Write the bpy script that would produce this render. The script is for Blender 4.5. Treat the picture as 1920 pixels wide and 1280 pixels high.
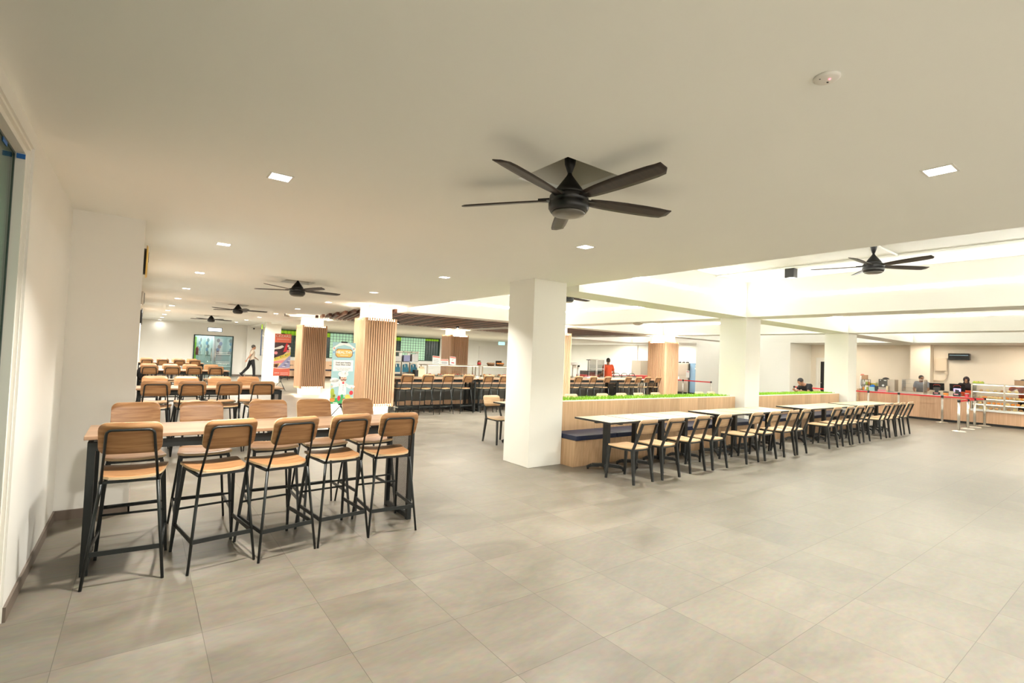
import bpy, bmesh, math, random
from mathutils import Vector, Matrix
random.seed(7)
for o in list(bpy.data.objects):
    bpy.data.objects.remove(o)
SC = bpy.context.scene
COL = SC.collection
PI = math.pi

# ------------------------------------------------------------------ camera
EYE = 1.60
YAW, PITCH, ROLL = 0.640169, 0.0318823, 0.0392696
fwd = Vector((math.sin(YAW) * math.cos(PITCH), math.cos(YAW) * math.cos(PITCH), math.sin(PITCH)))
rt = Vector((math.cos(YAW), -math.sin(YAW), 0))
up = rt.cross(fwd)
r2 = rt * math.cos(ROLL) + up * math.sin(ROLL)
u2 = -rt * math.sin(ROLL) + up * math.cos(ROLL)
cam = bpy.data.cameras.new('camera')
cam.sensor_width = 36.0
cam.lens = 933.82 / 1920 * 36.0
cam.clip_start = 0.05
cam.clip_end = 200
camo = bpy.data.objects.new('camera', cam)
COL.objects.link(camo)
m3 = Matrix((r2, u2, -fwd)).transposed()
camo.matrix_world = Matrix.Translation((0, 0, EYE)) @ m3.to_4x4()
SC.camera = camo

# ------------------------------------------------------------------ world, exposure
w = bpy.data.worlds.new('world')
SC.world = w
w.use_nodes = True
w.node_tree.nodes['Background'].inputs[0].default_value = (1.0, 0.94, 0.82, 1)
w.node_tree.nodes['Background'].inputs[1].default_value = 1.7  # ambient let in behind the camera to lift the near ceiling
SC.view_settings.view_transform = 'Standard'
SC.view_settings.look = 'None'
SC.view_settings.gamma = 1.0
SC.view_settings.use_curve_mapping = False
SC.view_settings.exposure = 0.66
SC.cycles.max_bounces = 7
SC.cycles.diffuse_bounces = 5
SC.cycles.glossy_bounces = 3
SC.cycles.transparent_max_bounces = 16
SC.cycles.sample_clamp_indirect = 6.0
SC.cycles.caustics_reflective = False
SC.cycles.caustics_refractive = False

DOWN_W = 40.0        # watts of one ceiling downlight
SPOT_W = 38.0        # watts of one hall spotlight, most of them added
STRIP_E = 34.0       # emission of the cove strips
WARM = (1.0, 0.95, 0.86)
HALL = (1.0, 0.995, 0.93)

# ------------------------------------------------------------------ added bare lamps filling kitchens, rear hall and rooms behind glass
def area(name, loc, size, power, color, rot=(0, 0, 0), size_y=None, spread=None, parent=None):
    l = bpy.data.lights.new(name, 'AREA')
    l.energy = power
    l.color = color
    l.size = size
    if size_y:
        l.shape = 'RECTANGLE'
        l.size_y = size_y
    else:
        l.shape = 'SQUARE'
    if spread:
        l.spread = math.radians(spread)
    o = bpy.data.objects.new(name, l)
    COL.objects.link(o)
    o.location = loc
    o.rotation_euler = rot
    if parent:
        o.parent = parent
    return o

area('lobby_fill', (3.2, 32.6, 2.5), 1.5, 42, (0.95, 1.0, 0.98))
area('side_room_fill', (-1.5, 2.6, 2.6), 0.9, 20, (0.72, 1.0, 0.82))
for ky in (0.5, 3.0, 5.5, 8.3):
    area('kitchen_fill', (22.95, ky, 2.672), 0.5, 15, (1.0, 0.84, 0.64))
for ky in (16.5, 20.0):  # added to whiten the right wall behind the bar
    area('store_fill', (22.8, ky, 2.672), 0.4, 75, (1.0, 0.95, 0.82))
for kx in (7.5, 11.5, 15.5, 19.5):  # added to brighten the rear of the hall
    area('rear_fill', (kx, 24.0, 2.692), 0.6, 330, (1.0, 0.97, 0.85))

# ------------------------------------------------------------------ materials
MATS = {}
def mat(name, col, rough=0.5, metal=0.0, emit=None, estr=0.0, spec=0.5, coat=0.0):
    m = bpy.data.materials.new(name)
    m.use_nodes = True
    b = m.node_tree.nodes['Principled BSDF']
    b.inputs['Base Color'].default_value = (*col, 1)
    b.inputs['Roughness'].default_value = rough
    b.inputs['Metallic'].default_value = metal
    b.inputs['Specular IOR Level'].default_value = spec
    if coat:
        b.inputs['Coat Weight'].default_value = coat
    if emit:
        b.inputs['Emission Color'].default_value = (*emit, 1)
        b.inputs['Emission Strength'].default_value = estr
    MATS[name] = m
    return m

def nd(m, t, **kw):
    n = m.node_tree.nodes.new(t)
    for k, v in kw.items():
        setattr(n, k, v)
    return n

def noisy(name, c1, c2, scale=(4, 4, 4), rough=0.5, detail=4, bump=0.0, lo=0.35, hi=0.65, metal=0.0, nscale=1.0, planks=None):
    """two-tone material driven by stretched noise in object space, shifted per object"""
    m = mat(name, c1, rough, metal)
    L = m.node_tree.links
    b = m.node_tree.nodes['Principled BSDF']
    tc = nd(m, 'ShaderNodeTexCoord')
    oi = nd(m, 'ShaderNodeObjectInfo')
    mul = nd(m, 'ShaderNodeVectorMath', operation='SCALE')
    mul.inputs[0].default_value = (17.3, 9.1, 5.7)
    L.new(oi.outputs['Random'], mul.inputs['Scale'])
    add = nd(m, 'ShaderNodeVectorMath', operation='ADD')
    L.new(tc.outputs['Object'], add.inputs[0])
    L.new(mul.outputs[0], add.inputs[1])
    mp = nd(m, 'ShaderNodeMapping')
    mp.inputs['Scale'].default_value = scale
    L.new(add.outputs[0], mp.inputs[0])
    n = nd(m, 'ShaderNodeTexNoise')
    n.inputs['Scale'].default_value = nscale
    n.inputs['Detail'].default_value = detail
    n.inputs['Distortion'].default_value = 0.6
    L.new(mp.outputs[0], n.inputs['Vector'])
    r = nd(m, 'ShaderNodeValToRGB')
    r.color_ramp.elements[0].position = lo
    r.color_ramp.elements[1].position = hi
    r.color_ramp.elements[0].color = (*c1, 1)
    r.color_ramp.elements[1].color = (*c2, 1)
    L.new(n.outputs['Fac'], r.inputs[0])
    out = r.outputs[0]
    if planks:
        axis, width = planks
        sx = nd(m, 'ShaderNodeSeparateXYZ')
        L.new(tc.outputs['Object'], sx.inputs[0])
        dv = nd(m, 'ShaderNodeMath', operation='DIVIDE')
        dv.inputs[1].default_value = width
        L.new(sx.outputs[axis], dv.inputs[0])
        fl = nd(m, 'ShaderNodeMath', operation='FLOOR')
        L.new(dv.outputs[0], fl.inputs[0])
        wn = nd(m, 'ShaderNodeTexWhiteNoise', noise_dimensions='1D')
        L.new(fl.outputs[0], wn.inputs['W'])
        hv = nd(m, 'ShaderNodeHueSaturation')
        mr = nd(m, 'ShaderNodeMapRange')
        mr.inputs['To Min'].default_value = 0.86
        mr.inputs['To Max'].default_value = 1.12
        L.new(wn.outputs['Value'], mr.inputs['Value'])
        L.new(mr.outputs[0], hv.inputs['Value'])
        L.new(out, hv.inputs['Color'])
        out = hv.outputs[0]
    L.new(out, b.inputs['Base Color'])
    if bump:
        bp = nd(m, 'ShaderNodeBump')
        bp.inputs['Strength'].default_value = bump
        bp.inputs['Distance'].default_value = 0.01
        L.new(n.outputs['Fac'], bp.inputs['Height'])
        L.new(bp.outputs[0], b.inputs['Normal'])
    return m

def glass(name, tint, gloss=0.08, clear=0.9):
    m = bpy.data.materials.new(name)
    m.use_nodes = True
    nt = m.node_tree
    nt.nodes.clear()
    o = nt.nodes.new('ShaderNodeOutputMaterial')
    mx = nt.nodes.new('ShaderNodeMixShader')
    t = nt.nodes.new('ShaderNodeBsdfTransparent')
    g = nt.nodes.new('ShaderNodeBsdfGlossy')
    f = nt.nodes.new('ShaderNodeFresnel')
    mr = nt.nodes.new('ShaderNodeMath')
    mr.operation = 'MULTIPLY_ADD'
    mr.inputs[1].default_value = 0.7
    mr.inputs[2].default_value = gloss * 0.3
    nt.links.new(f.outputs[0], mr.inputs[0])
    t.inputs[0].default_value = (*[c * clear for c in tint], 1)
    g.inputs['Roughness'].default_value = 0.03
    nt.links.new(mr.outputs[0], mx.inputs[0])
    nt.links.new(t.outputs[0], mx.inputs[1])
    nt.links.new(g.outputs[0], mx.inputs[2])
    nt.links.new(mx.outputs[0], o.inputs[0])
    MATS[name] = m
    return m

# paint and plaster
noisy('wall_paint', (0.80, 0.79, 0.745), (0.83, 0.82, 0.775), (0.6, 0.6, 0.6), 0.6)
noisy('ceiling_paint', (0.90, 0.91, 0.87), (0.92, 0.93, 0.89), (0.5, 0.5, 0.5), 0.75)
noisy('hall_paint', (0.84, 0.835, 0.775), (0.86, 0.855, 0.795), (0.6, 0.6, 0.6), 0.6)
noisy('kitchen_paint', (0.80, 0.73, 0.62), (0.83, 0.76, 0.65), (0.6, 0.6, 0.6), 0.6)
mat('lobby_paint', (0.66, 0.71, 0.70), 0.6)
mat('green_room_paint', (0.50, 0.60, 0.48), 0.6)
mat('hatch_paint', (0.74, 0.71, 0.62), 0.7)
mat('white_frame', (0.82, 0.80, 0.74), 0.4)
mat('skirting', (0.16, 0.125, 0.10), 0.45)
# woods
noisy('oak', (0.31, 0.142, 0.056), (0.46, 0.245, 0.108), (3, 45, 45), 0.42, 5, 0.05)
noisy('oak_pale', (0.47, 0.30, 0.165), (0.58, 0.39, 0.225), (3, 40, 40), 0.38, 5)
noisy('ply_edge', (0.70, 0.50, 0.28), (0.78, 0.58, 0.34), (3, 3, 160), 0.5, 2)
noisy('table_oak', (0.35, 0.215, 0.130), (0.45, 0.285, 0.18), (2, 30, 30), 0.36, 5, 0.0, planks=('Y', 0.12))
noisy('maple_top', (0.47, 0.385, 0.235), (0.55, 0.46, 0.29), (2.5, 24, 24), 0.35, 4)
noisy('panel_wood', (0.53, 0.335, 0.185), (0.63, 0.42, 0.245), (30, 30, 1.6), 0.45, 4, planks=('X', 0.31))
noisy('counter_wood', (0.60, 0.36, 0.215), (0.69, 0.445, 0.28), (30, 30, 1.6), 0.45, 4, planks=('Y', 0.42))
noisy('clad_wood', (0.64, 0.385, 0.225), (0.76, 0.48, 0.295), (26, 26, 1.2), 0.5, 4)
noisy('slat_dark', (0.075, 0.026, 0.018), (0.14, 0.055, 0.034), (14, 2, 14), 0.5, 4)
noisy('slat_mid', (0.30, 0.13, 0.08), (0.42, 0.20, 0.125), (14, 2, 14), 0.45, 4)
mat('clad_gap', (0.17, 0.085, 0.045), 0.8)
# metals, plastics
mat('black_metal', (0.016, 0.019, 0.019), 0.42, 0.25)
mat('dark_metal', (0.030, 0.032, 0.032), 0.38, 0.3)
mat('steel', (0.62, 0.58, 0.52), 0.28, 0.95)
mat('steel_dull', (0.48, 0.42, 0.35), 0.42, 0.8)
mat('black_gloss', (0.010, 0.010, 0.011), 0.14)
mat('black_plastic', (0.018, 0.017, 0.017), 0.4)
mat('grey_panel', (0.085, 0.080, 0.068), 0.5)
mat('white_plastic', (0.80, 0.78, 0.74), 0.4)
mat('cream_metal', (0.66, 0.56, 0.44), 0.5)
mat('gold', (0.75, 0.50, 0.16), 0.3, 0.9)
noisy('fan_wood', (0.016, 0.010, 0.007), (0.032, 0.018, 0.012), (4, 40, 40), 0.4, 4)
mat('fan_black', (0.007, 0.007, 0.007), 0.38)
mat('fan_cap', (0.15, 0.14, 0.12), 0.3, 0.4)
noisy('navy_cushion', (0.009, 0.016, 0.050), (0.016, 0.025, 0.068), (8, 8, 8), 0.5, 3, 0.1)
noisy('grass', (0.16, 0.36, 0.020), (0.42, 0.66, 0.06), (60, 60, 60), 0.8, 2)
mat('red_belt', (0.62, 0.012, 0.018), 0.6)
mat('red_plastic', (0.60, 0.06, 0.05), 0.45)
mat('orange_cloth', (0.80, 0.105, 0.035), 0.8)
mat('shirt_beige', (0.52, 0.43, 0.34), 0.85)
mat('black_cloth', (0.012, 0.011, 0.012), 0.85)
mat('hijab', (0.020, 0.010, 0.014), 0.85)
mat('grey_cloth', (0.20, 0.21, 0.25), 0.85)
mat('skin', (0.42, 0.215, 0.13), 0.5)
mat('skin_brown', (0.30, 0.15, 0.09), 0.5)
mat('hair_grey', (0.07, 0.062, 0.055), 0.7)
mat('hair_black', (0.010, 0.008, 0.008), 0.5)
mat('shoe_black', (0.012, 0.011, 0.011), 0.4)
mat('eye_dark', (0.01, 0.01, 0.01), 0.2)
mat('lip', (0.36, 0.12, 0.09), 0.5)
mat('lime', (0.35, 0.62, 0.02), 0.6, emit=(0.35, 0.7, 0.02), estr=0.25)  # slight glow put into the colour, as if lit from behind
mat('pale_green', (0.42, 0.62, 0.44), 0.5, emit=(0.45, 0.75, 0.52), estr=0.35)  # glow in the colour stands in for light behind the glass
mat('teal_dark', (0.012, 0.045, 0.042), 0.25)
mat('lattice', (0.02, 0.05, 0.03), 0.5)
mat('lamp_white', (1, 1, 1), 0.5, emit=(1.0, 0.95, 0.86), estr=11.0)
mat('strip_white', (1, 1, 1), 0.5, emit=HALL, estr=STRIP_E)
mat('glow_white', (1, 1, 1), 0.5, emit=(1.0, 0.93, 0.74), estr=60.0)
mat('case_light', (1, 1, 1), 0.5, emit=(1.0, 0.80, 0.45), estr=5.0)
mat('sign_lit', (0.9, 0.95, 1.0), 0.5, emit=(0.85, 0.95, 1.0), estr=2.2)
mat('sign_cyan', (0.3, 0.9, 0.85), 0.5, emit=(0.35, 0.95, 0.9), estr=1.0)
mat('screen_purple', (0.4, 0.2, 0.8), 0.3, emit=(0.62, 0.5, 1.0), estr=1.2)
mat('led_red', (1, 0.1, 0.1), 0.5, emit=(1.0, 0.12, 0.15), estr=3.0)
mat('sign_blue', (0.05, 0.10, 0.16), 0.5)
glass('clear_glass', (1, 1, 1), 0.05, 0.96)
glass('green_glass', (0.78, 0.95, 0.84), 0.10, 0.92)
glass('teal_glass', (0.80, 0.93, 0.92), 0.10, 0.9)
mat('dark_seal', (0.045, 0.07, 0.06), 0.4)
mat('blue_tape', (0.01, 0.12, 0.42), 0.6)
# print colours
for n_, c_ in dict(p_coral=(0.80, 0.185, 0.125), p_sky=(0.36, 0.57, 0.60), p_white=(0.85, 0.85, 0.82), p_gold=(0.80, 0.45, 0.10),
                   p_brown=(0.30, 0.13, 0.06), p_ink=(0.05, 0.03, 0.04), p_skin=(0.80, 0.52, 0.38), p_red=(0.68, 0.04, 0.06),
                   p_green=(0.05, 0.38, 0.12), p_lime=(0.45, 0.55, 0.08), p_cream=(0.80, 0.66, 0.38), p_navy=(0.012, 0.03, 0.07),
                   p_lilac=(0.38, 0.40, 0.66), p_orange=(0.80, 0.30, 0.06), p_teal=(0.015, 0.14, 0.21), p_grey=(0.35, 0.35, 0.36),
                   p_pink=(0.75, 0.30, 0.34), p_card=(0.45, 0.27, 0.15), p_blue=(0.02, 0.18, 0.62), p_yellow=(0.75, 0.60, 0.12),
                   p_kraft=(0.72, 0.60, 0.40), p_steelblue=(0.25, 0.40, 0.58)).items():
    mat(n_, c_, 0.5)

def floor_material():
    m = mat('floor_tile', (0.4, 0.36, 0.3), 0.34)
    L = m.node_tree.links
    b = m.node_tree.nodes['Principled BSDF']
    tc = nd(m, 'ShaderNodeTexCoord')
    mp = nd(m, 'ShaderNodeMapping')
    mp.inputs['Location'].default_value = (-0.357 / 0.6262 + 40, -0.737 / 0.632 + 40, 0)
    mp.inputs['Scale'].default_value = (1 / 0.6262, 1 / 0.632, 1)
    L.new(tc.outputs['Object'], mp.inputs[0])
    br = nd(m, 'ShaderNodeTexBrick', offset=0.0, squash=1.0)
    br.inputs['Scale'].default_value = 1.0
    br.inputs['Brick Width'].default_value = 1.0
    br.inputs['Row Height'].default_value = 1.0
    br.inputs['Mortar Size'].default_value = 0.0026
    br.inputs['Mortar Smooth'].default_value = 0.1
    br.inputs['Color1'].default_value = (0.0, 0.0, 0.0, 1)
    br.inputs['Color2'].default_value = (1.0, 1.0, 1.0, 1)
    L.new(mp.outputs[0], br.inputs['Vector'])
    # stone clouding and streaks along X
    n1 = nd(m, 'ShaderNodeTexNoise')
    n1.inputs['Scale'].default_value = 1.6
    n1.inputs['Detail'].default_value = 8
    n1.inputs['Roughness'].default_value = 0.62
    n1.inputs['Distortion'].default_value = 0.8
    mp2 = nd(m, 'ShaderNodeMapping')
    mp2.inputs['Scale'].default_value = (0.75, 1.5, 1)
    # each tile is cut from another part of the stone
    fl = nd(m, 'ShaderNodeVectorMath', operation='FLOOR')
    L.new(mp.outputs[0], fl.inputs[0])
    wn = nd(m, 'ShaderNodeTexWhiteNoise', noise_dimensions='3D')
    L.new(fl.outputs[0], wn.inputs['Vector'])
    sc = nd(m, 'ShaderNodeVectorMath', operation='SCALE')
    sc.inputs['Scale'].default_value = 30
    L.new(wn.outputs['Color'], sc.inputs[0])
    ad = nd(m, 'ShaderNodeVectorMath', operation='ADD')
    L.new(tc.outputs['Object'], ad.inputs[0])
    L.new(sc.outputs[0], ad.inputs[1])
    L.new(ad.outputs[0], mp2.inputs[0])
    L.new(mp2.outputs[0], n1.inputs['Vector'])
    cr = nd(m, 'ShaderNodeValToRGB')
    cr.color_ramp.elements[0].position = 0.30
    cr.color_ramp.elements[0].color = (0.124, 0.108, 0.084, 1)
    cr.color_ramp.elements[1].position = 0.72
    cr.color_ramp.elements[1].color = (0.205, 0.181, 0.145, 1)
    L.new(n1.outputs['Fac'], cr.inputs[0])
    n2 = nd(m, 'ShaderNodeTexNoise')
    n2.inputs['Scale'].default_value = 22
    n2.inputs['Detail'].default_value = 6
    L.new(mp2.outputs[0], n2.inputs['Vector'])
    mx = nd(m, 'ShaderNodeMix', data_type='RGBA', blend_type='OVERLAY')
    mx.inputs[0].default_value = 0.22
    L.new(cr.outputs[0], mx.inputs[6])
    L.new(n2.outputs['Color'], mx.inputs[7])
    hv = nd(m, 'ShaderNodeHueSaturation')
    mr = nd(m, 'ShaderNodeMapRange')
    mr.inputs['To Min'].default_value = 0.95
    mr.inputs['To Max'].default_value = 1.05
    L.new(wn.outputs['Value'], mr.inputs['Value'])
    L.new(mr.outputs[0], hv.inputs['Value'])
    bw = nd(m, 'ShaderNodeHueSaturation')
    L.new(mx.outputs[2], hv.inputs['Color'])
    mg = nd(m, 'ShaderNodeMix', data_type='RGBA')
    mg.inputs[7].default_value = (0.075, 0.062, 0.048, 1)
    L.new(br.outputs['Fac'], mg.inputs[0])
    L.new(hv.outputs[0], mg.inputs[6])
    L.new(mg.outputs[2], b.inputs['Base Color'])
    rr = nd(m, 'ShaderNodeMapRange')
    b.inputs['Specular IOR Level'].default_value = 0.38
    rr.inputs['To Min'].default_value = 0.30
    rr.inputs['To Max'].default_value = 0.48
    L.new(n1.outputs['Fac'], rr.inputs['Value'])
    L.new(rr.outputs[0], b.inputs['Roughness'])
    bp = nd(m, 'ShaderNodeBump')
    bp.inputs['Strength'].default_value = 0.08
    bp.inputs['Distance'].default_value = 0.004
    L.new(n2.outputs['Fac'], bp.inputs['Height'])
    L.new(bp.outputs[0], b.inputs['Normal'])
    return m
floor_material()

def mesh_material():
    """expanded-metal sheet: diamond holes cut through by the pattern"""
    m = mat('perforated', (0.020, 0.022, 0.022), 0.45, 0.3)
    nt = m.node_tree
    L = nt.links
    b = nt.nodes['Principled BSDF']
    out = nt.nodes['Material Output']
    tc = nd(m, 'ShaderNodeTexCoord')
    sp = nd(m, 'ShaderNodeSeparateXYZ')
    L.new(tc.outputs['Object'], sp.inputs[0])
    def tri(op):
        a = nd(m, 'ShaderNodeMath', operation='MULTIPLY'); a.inputs[1].default_value = 150
        c = nd(m, 'ShaderNodeMath', operation='MULTIPLY'); c.inputs[1].default_value = 235
        L.new(sp.outputs['Y'], a.inputs[0]); L.new(sp.outputs['Z'], c.inputs[0])
        s = nd(m, 'ShaderNodeMath', operation=op)
        L.new(a.outputs[0], s.inputs[0]); L.new(c.outputs[0], s.inputs[1])
        q = nd(m, 'ShaderNodeMath', operation='SINE')
        L.new(s.outputs[0], q.inputs[0])
        return q
    p, q = tri('ADD'), tri('SUBTRACT')
    mu = nd(m, 'ShaderNodeMath', operation='MULTIPLY')
    L.new(p.outputs[0], mu.inputs[0]); L.new(q.outputs[0], mu.inputs[1])
    ab = nd(m, 'ShaderNodeMath', operation='ABSOLUTE')
    L.new(mu.outputs[0], ab.inputs[0])
    gt = nd(m, 'ShaderNodeMath', operation='GREATER_THAN')
    gt.inputs[1].default_value = 0.30
    L.new(ab.outputs[0], gt.inputs[0])
    tr = nd(m, 'ShaderNodeBsdfTransparent')
    mx = nd(m, 'ShaderNodeMixShader')
    L.new(gt.outputs[0], mx.inputs[0])
    L.new(b.outputs[0], mx.inputs[1])
    L.new(tr.outputs[0], mx.inputs[2])
    L.new(mx.outputs[0], out.inputs[0])
mesh_material()

# ------------------------------------------------------------------ mesh building
class MB:
    def __init__(s):
        s.v, s.f, s.m, s.sm = [], [], [], []
    def add(s, vs, fs, mi=0, smooth=False):
        o = len(s.v)
        s.v += [tuple(p) for p in vs]
        for f in fs:
            s.f.append([o + i for i in f]); s.m.append(mi); s.sm.append(smooth)
        return s
    def box(s, lo, hi, mi=0, M=None):
        x0, y0, z0 = lo; x1, y1, z1 = hi
        vs = [(x0, y0, z0), (x1, y0, z0), (x1, y1, z0), (x0, y1, z0), (x0, y0, z1), (x1, y0, z1), (x1, y1, z1), (x0, y1, z1)]
        if M: vs = [M @ Vector(p) for p in vs]
        return s.add(vs, [(0, 3, 2, 1), (4, 5, 6, 7), (0, 1, 5, 4), (1, 2, 6, 5), (2, 3, 7, 6), (3, 0, 4, 7)], mi)
    def bbox(s, lo, hi, b=0.004, mi=0, M=None):
        """box with chamfered edges"""
        bm = bmesh.new()
        c = [(lo[i] + hi[i]) / 2 for i in range(3)]; d = [abs(hi[i] - lo[i]) for i in range(3)]
        bmesh.ops.create_cube(bm, size=1.0)
        for v in bm.verts: v.co = Vector((c[0] + v.co.x * d[0], c[1] + v.co.y * d[1], c[2] + v.co.z * d[2]))
        bmesh.ops.bevel(bm, geom=bm.edges[:], offset=min(b, min(d) * 0.45), segments=2, affect='EDGES', profile=0.6)
        bm.verts.index_update()
        vs = [(M @ v.co) if M else v.co.copy() for v in bm.verts]
        fs = [[v.index for v in f.verts] for f in bm.faces]
        bm.free()
        return s.add(vs, fs, mi)
    def tube(s, pts, r, seg=8, mi=0, cap=True, closed=False):
        pts = [Vector(p) for p in pts]; n = len(pts)
        rs = r if isinstance(r, (list, tuple)) else [r] * n
        rings = []; prev = None
        for i, p in enumerate(pts):
            a = pts[i - 1] if (i > 0 or closed) else p
            c = pts[(i + 1) % n] if (i < n - 1 or closed) else p
            t = (c - a).normalized()
            if prev is None:
                ref = Vector((0, 0, 1)) if abs(t.z) < 0.9 else Vector((1, 0, 0))
                nx = t.cross(ref).normalized()
            else:
                nx = (prev - t * prev.dot(t)).normalized()
            prev = nx; ny = t.cross(nx)
            rings.append([p + (nx * math.cos(2 * PI * k / seg) + ny * math.sin(2 * PI * k / seg)) * rs[i] for k in range(seg)])
        vs = [q for R in rings for q in R]; fs = []
        for i in range(n if closed else n - 1):
            j = (i + 1) % n
            for k in range(seg):
                fs.append((i * seg + k, i * seg + (k + 1) % seg, j * seg + (k + 1) % seg, j * seg + k))
        s.add(vs, fs, mi, seg > 5)
        if cap and not closed:
            o = len(s.v) - len(vs)
            s.f += [[o + k for k in range(seg)][::-1], [o + (n - 1) * seg + k for k in range(seg)]]
            s.m += [mi, mi]; s.sm += [False, False]
        return s
    def bar(s, a, b, w, h, mi=0, upv=(0, 0, 1), w2=None, h2=None):
        """rectangular bar from a to b; w across, h along upv"""
        a, b = Vector(a), Vector(b); t = (b - a).normalized(); u = Vector(upv)
        x = t.cross(u)
        if x.length < 1e-4: x = t.cross(Vector((1, 0, 0)))
        x.normalize(); y = x.cross(t).normalized()
        w2 = w2 or w; h2 = h2 or h
        vs = [a + x * (sx * w / 2) + y * (sy * h / 2) for sx, sy in ((-1, -1), (1, -1), (1, 1), (-1, 1))]
        vs += [b + x * (sx * w2 / 2) + y * (sy * h2 / 2) for sx, sy in ((-1, -1), (1, -1), (1, 1), (-1, 1))]
        return s.add(vs, [(0, 3, 2, 1), (4, 5, 6, 7), (0, 1, 5, 4), (1, 2, 6, 5), (2, 3, 7, 6), (3, 0, 4, 7)], mi)
    def lathe(s, prof, c=(0, 0, 0), seg=24, mi=0, sx=1.0, sy=1.0, smooth=True):
        vs = []; fs = []; n = len(prof)
        for r, z in prof:
            for k in range(seg):
                vs.append((c[0] + r * sx * math.cos(2 * PI * k / seg), c[1] + r * sy * math.sin(2 * PI * k / seg), c[2] + z))
        for i in range(n - 1):
            for k in range(seg):
                fs.append((i * seg + k, i * seg + (k + 1) % seg, (i + 1) * seg + (k + 1) % seg, (i + 1) * seg + k))
        s.add(vs, fs, mi, smooth)
        o = len(s.v) - len(vs)
        s.f += [[o + k for k in range(seg)][::-1], [o + (n - 1) * seg + k for k in range(seg)]]
        s.m += [mi, mi]; s.sm += [False, False]
        return s
    def ball(s, c, r, mi=0, seg=16, rings=10):
        rx, ry, rz = r if isinstance(r, (list, tuple)) else (r, r, r)
        vs = [(c[0], c[1], c[2] - rz)]; fs = []
        for i in range(1, rings):
            a = -PI / 2 + PI * i / rings
            for k in range(seg):
                vs.append((c[0] + rx * math.cos(a) * math.cos(2 * PI * k / seg), c[1] + ry * math.cos(a) * math.sin(2 * PI * k / seg), c[2] + rz * math.sin(a)))
        vs.append((c[0], c[1], c[2] + rz)); e = len(vs) - 1
        for k in range(seg):
            fs.append((0, 1 + (k + 1) % seg, 1 + k))
            fs.append((e, e - seg + k, e - seg + (k + 1) % seg))
        for i in range(rings - 2):
            for k in range(seg):
                a = 1 + i * seg; b = a + seg
                fs.append((a + k, a + (k + 1) % seg, b + (k + 1) % seg, b + k))
        return s.add(vs, fs, mi, True)
    def prism(s, poly, f0, f1, mi=0):
        """extrude a 2-D polygon; f0/f1 map (u,v) to 3-D"""
        n = len(poly)
        vs = [f0(*p) for p in poly] + [f1(*p) for p in poly]
        fs = [list(range(n))[::-1], list(range(n, 2 * n))] + [(i, (i + 1) % n, n + (i + 1) % n, n + i) for i in range(n)]
        return s.add(vs, fs, mi)
    def sheet(s, xs, lo, hi, fn, th, nv=4, mi=0, medge=None):
        """curved plate: columns xs, v from lo(x) to hi(x), fn(x,v)->point, th = thickness vector"""
        nx = len(xs); th = Vector(th); medge = mi if medge is None else medge
        P = [[Vector(fn(x, lo(x) + (hi(x) - lo(x)) * j / nv)) for j in range(nv + 1)] for x in xs]
        vs = [p for c in P for p in c] + [p + th for c in P for p in c]
        N = nx * (nv + 1); ix = lambda i, j, k=0: k * N + i * (nv + 1) + j
        fs = []
        for i in range(nx - 1):
            for j in range(nv):
                fs.append((ix(i, j), ix(i, j + 1), ix(i + 1, j + 1), ix(i + 1, j)))
                fs.append((ix(i, j, 1), ix(i + 1, j, 1), ix(i + 1, j + 1, 1), ix(i, j + 1, 1)))
        s.add(vs, fs, mi, True)
        o = len(s.v) - len(vs)
        ed = []
        for i in range(nx - 1):
            ed.append((ix(i, 0), ix(i + 1, 0), ix(i + 1, 0, 1), ix(i, 0, 1)))
            ed.append((ix(i, nv), ix(i, nv, 1), ix(i + 1, nv, 1), ix(i + 1, nv)))
        for j in range(nv):
            ed.append((ix(0, j), ix(0, j, 1), ix(0, j + 1, 1), ix(0, j + 1)))
            ed.append((ix(nx - 1, j), ix(nx - 1, j + 1), ix(nx - 1, j + 1, 1), ix(nx - 1, j, 1)))
        for f in ed:
            s.f.append([o + i for i in f]); s.m.append(medge); s.sm.append(False)
        return s
    def build(s, name, mats, parent=None, loc=None):
        me = bpy.data.meshes.new(name)
        me.from_pydata(s.v, [], s.f)
        for mm in ([mats] if isinstance(mats, str) else mats): me.materials.append(MATS[mm])
        me.polygons.foreach_set('material_index', s.m)
        me.polygons.foreach_set('use_smooth', s.sm)
        me.validate(); me.update()
        bm = bmesh.new(); bm.from_mesh(me)
        bmesh.ops.recalc_face_normals(bm, faces=bm.faces[:])
        bm.to_mesh(me); bm.free()
        o = bpy.data.objects.new(name, me)
        COL.objects.link(o)
        if parent: o.parent = parent
        if loc: o.location = loc
        return o

def tag(o, label=None, cat=None, group=None, kind=None):
    if label: o['label'] = label
    if cat: o['category'] = cat
    if group: o['group'] = group
    if kind: o['kind'] = kind
    return o
def thing(name, label, cat, loc=(0, 0, 0), rot=0, group=None):
    o = bpy.data.objects.new(name, None)
    COL.objects.link(o)
    o.empty_display_size = 0.1
    o.location = loc; o.rotation_euler = (0, 0, rot)
    return tag(o, label, cat, group)
def struct(name, mb, mats, label=None, parent=None, loc=None):
    return tag(mb.build(name, mats, parent, loc), label, None, None, 'structure')
def dup(root, loc, rot=None, label=None, group=None, scale=None):
    r = root.copy(); COL.objects.link(r); r.location = loc
    if rot is not None: r.rotation_euler = (0, 0, rot)
    if scale: r.scale = scale
    if label: r['label'] = label
    if group: r['group'] = group
    for ch in list(root.children):
        c = ch.copy(); COL.objects.link(c); c.parent = r
        for g in list(ch.children):
            d = g.copy(); COL.objects.link(d); d.parent = c
    return r
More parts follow.
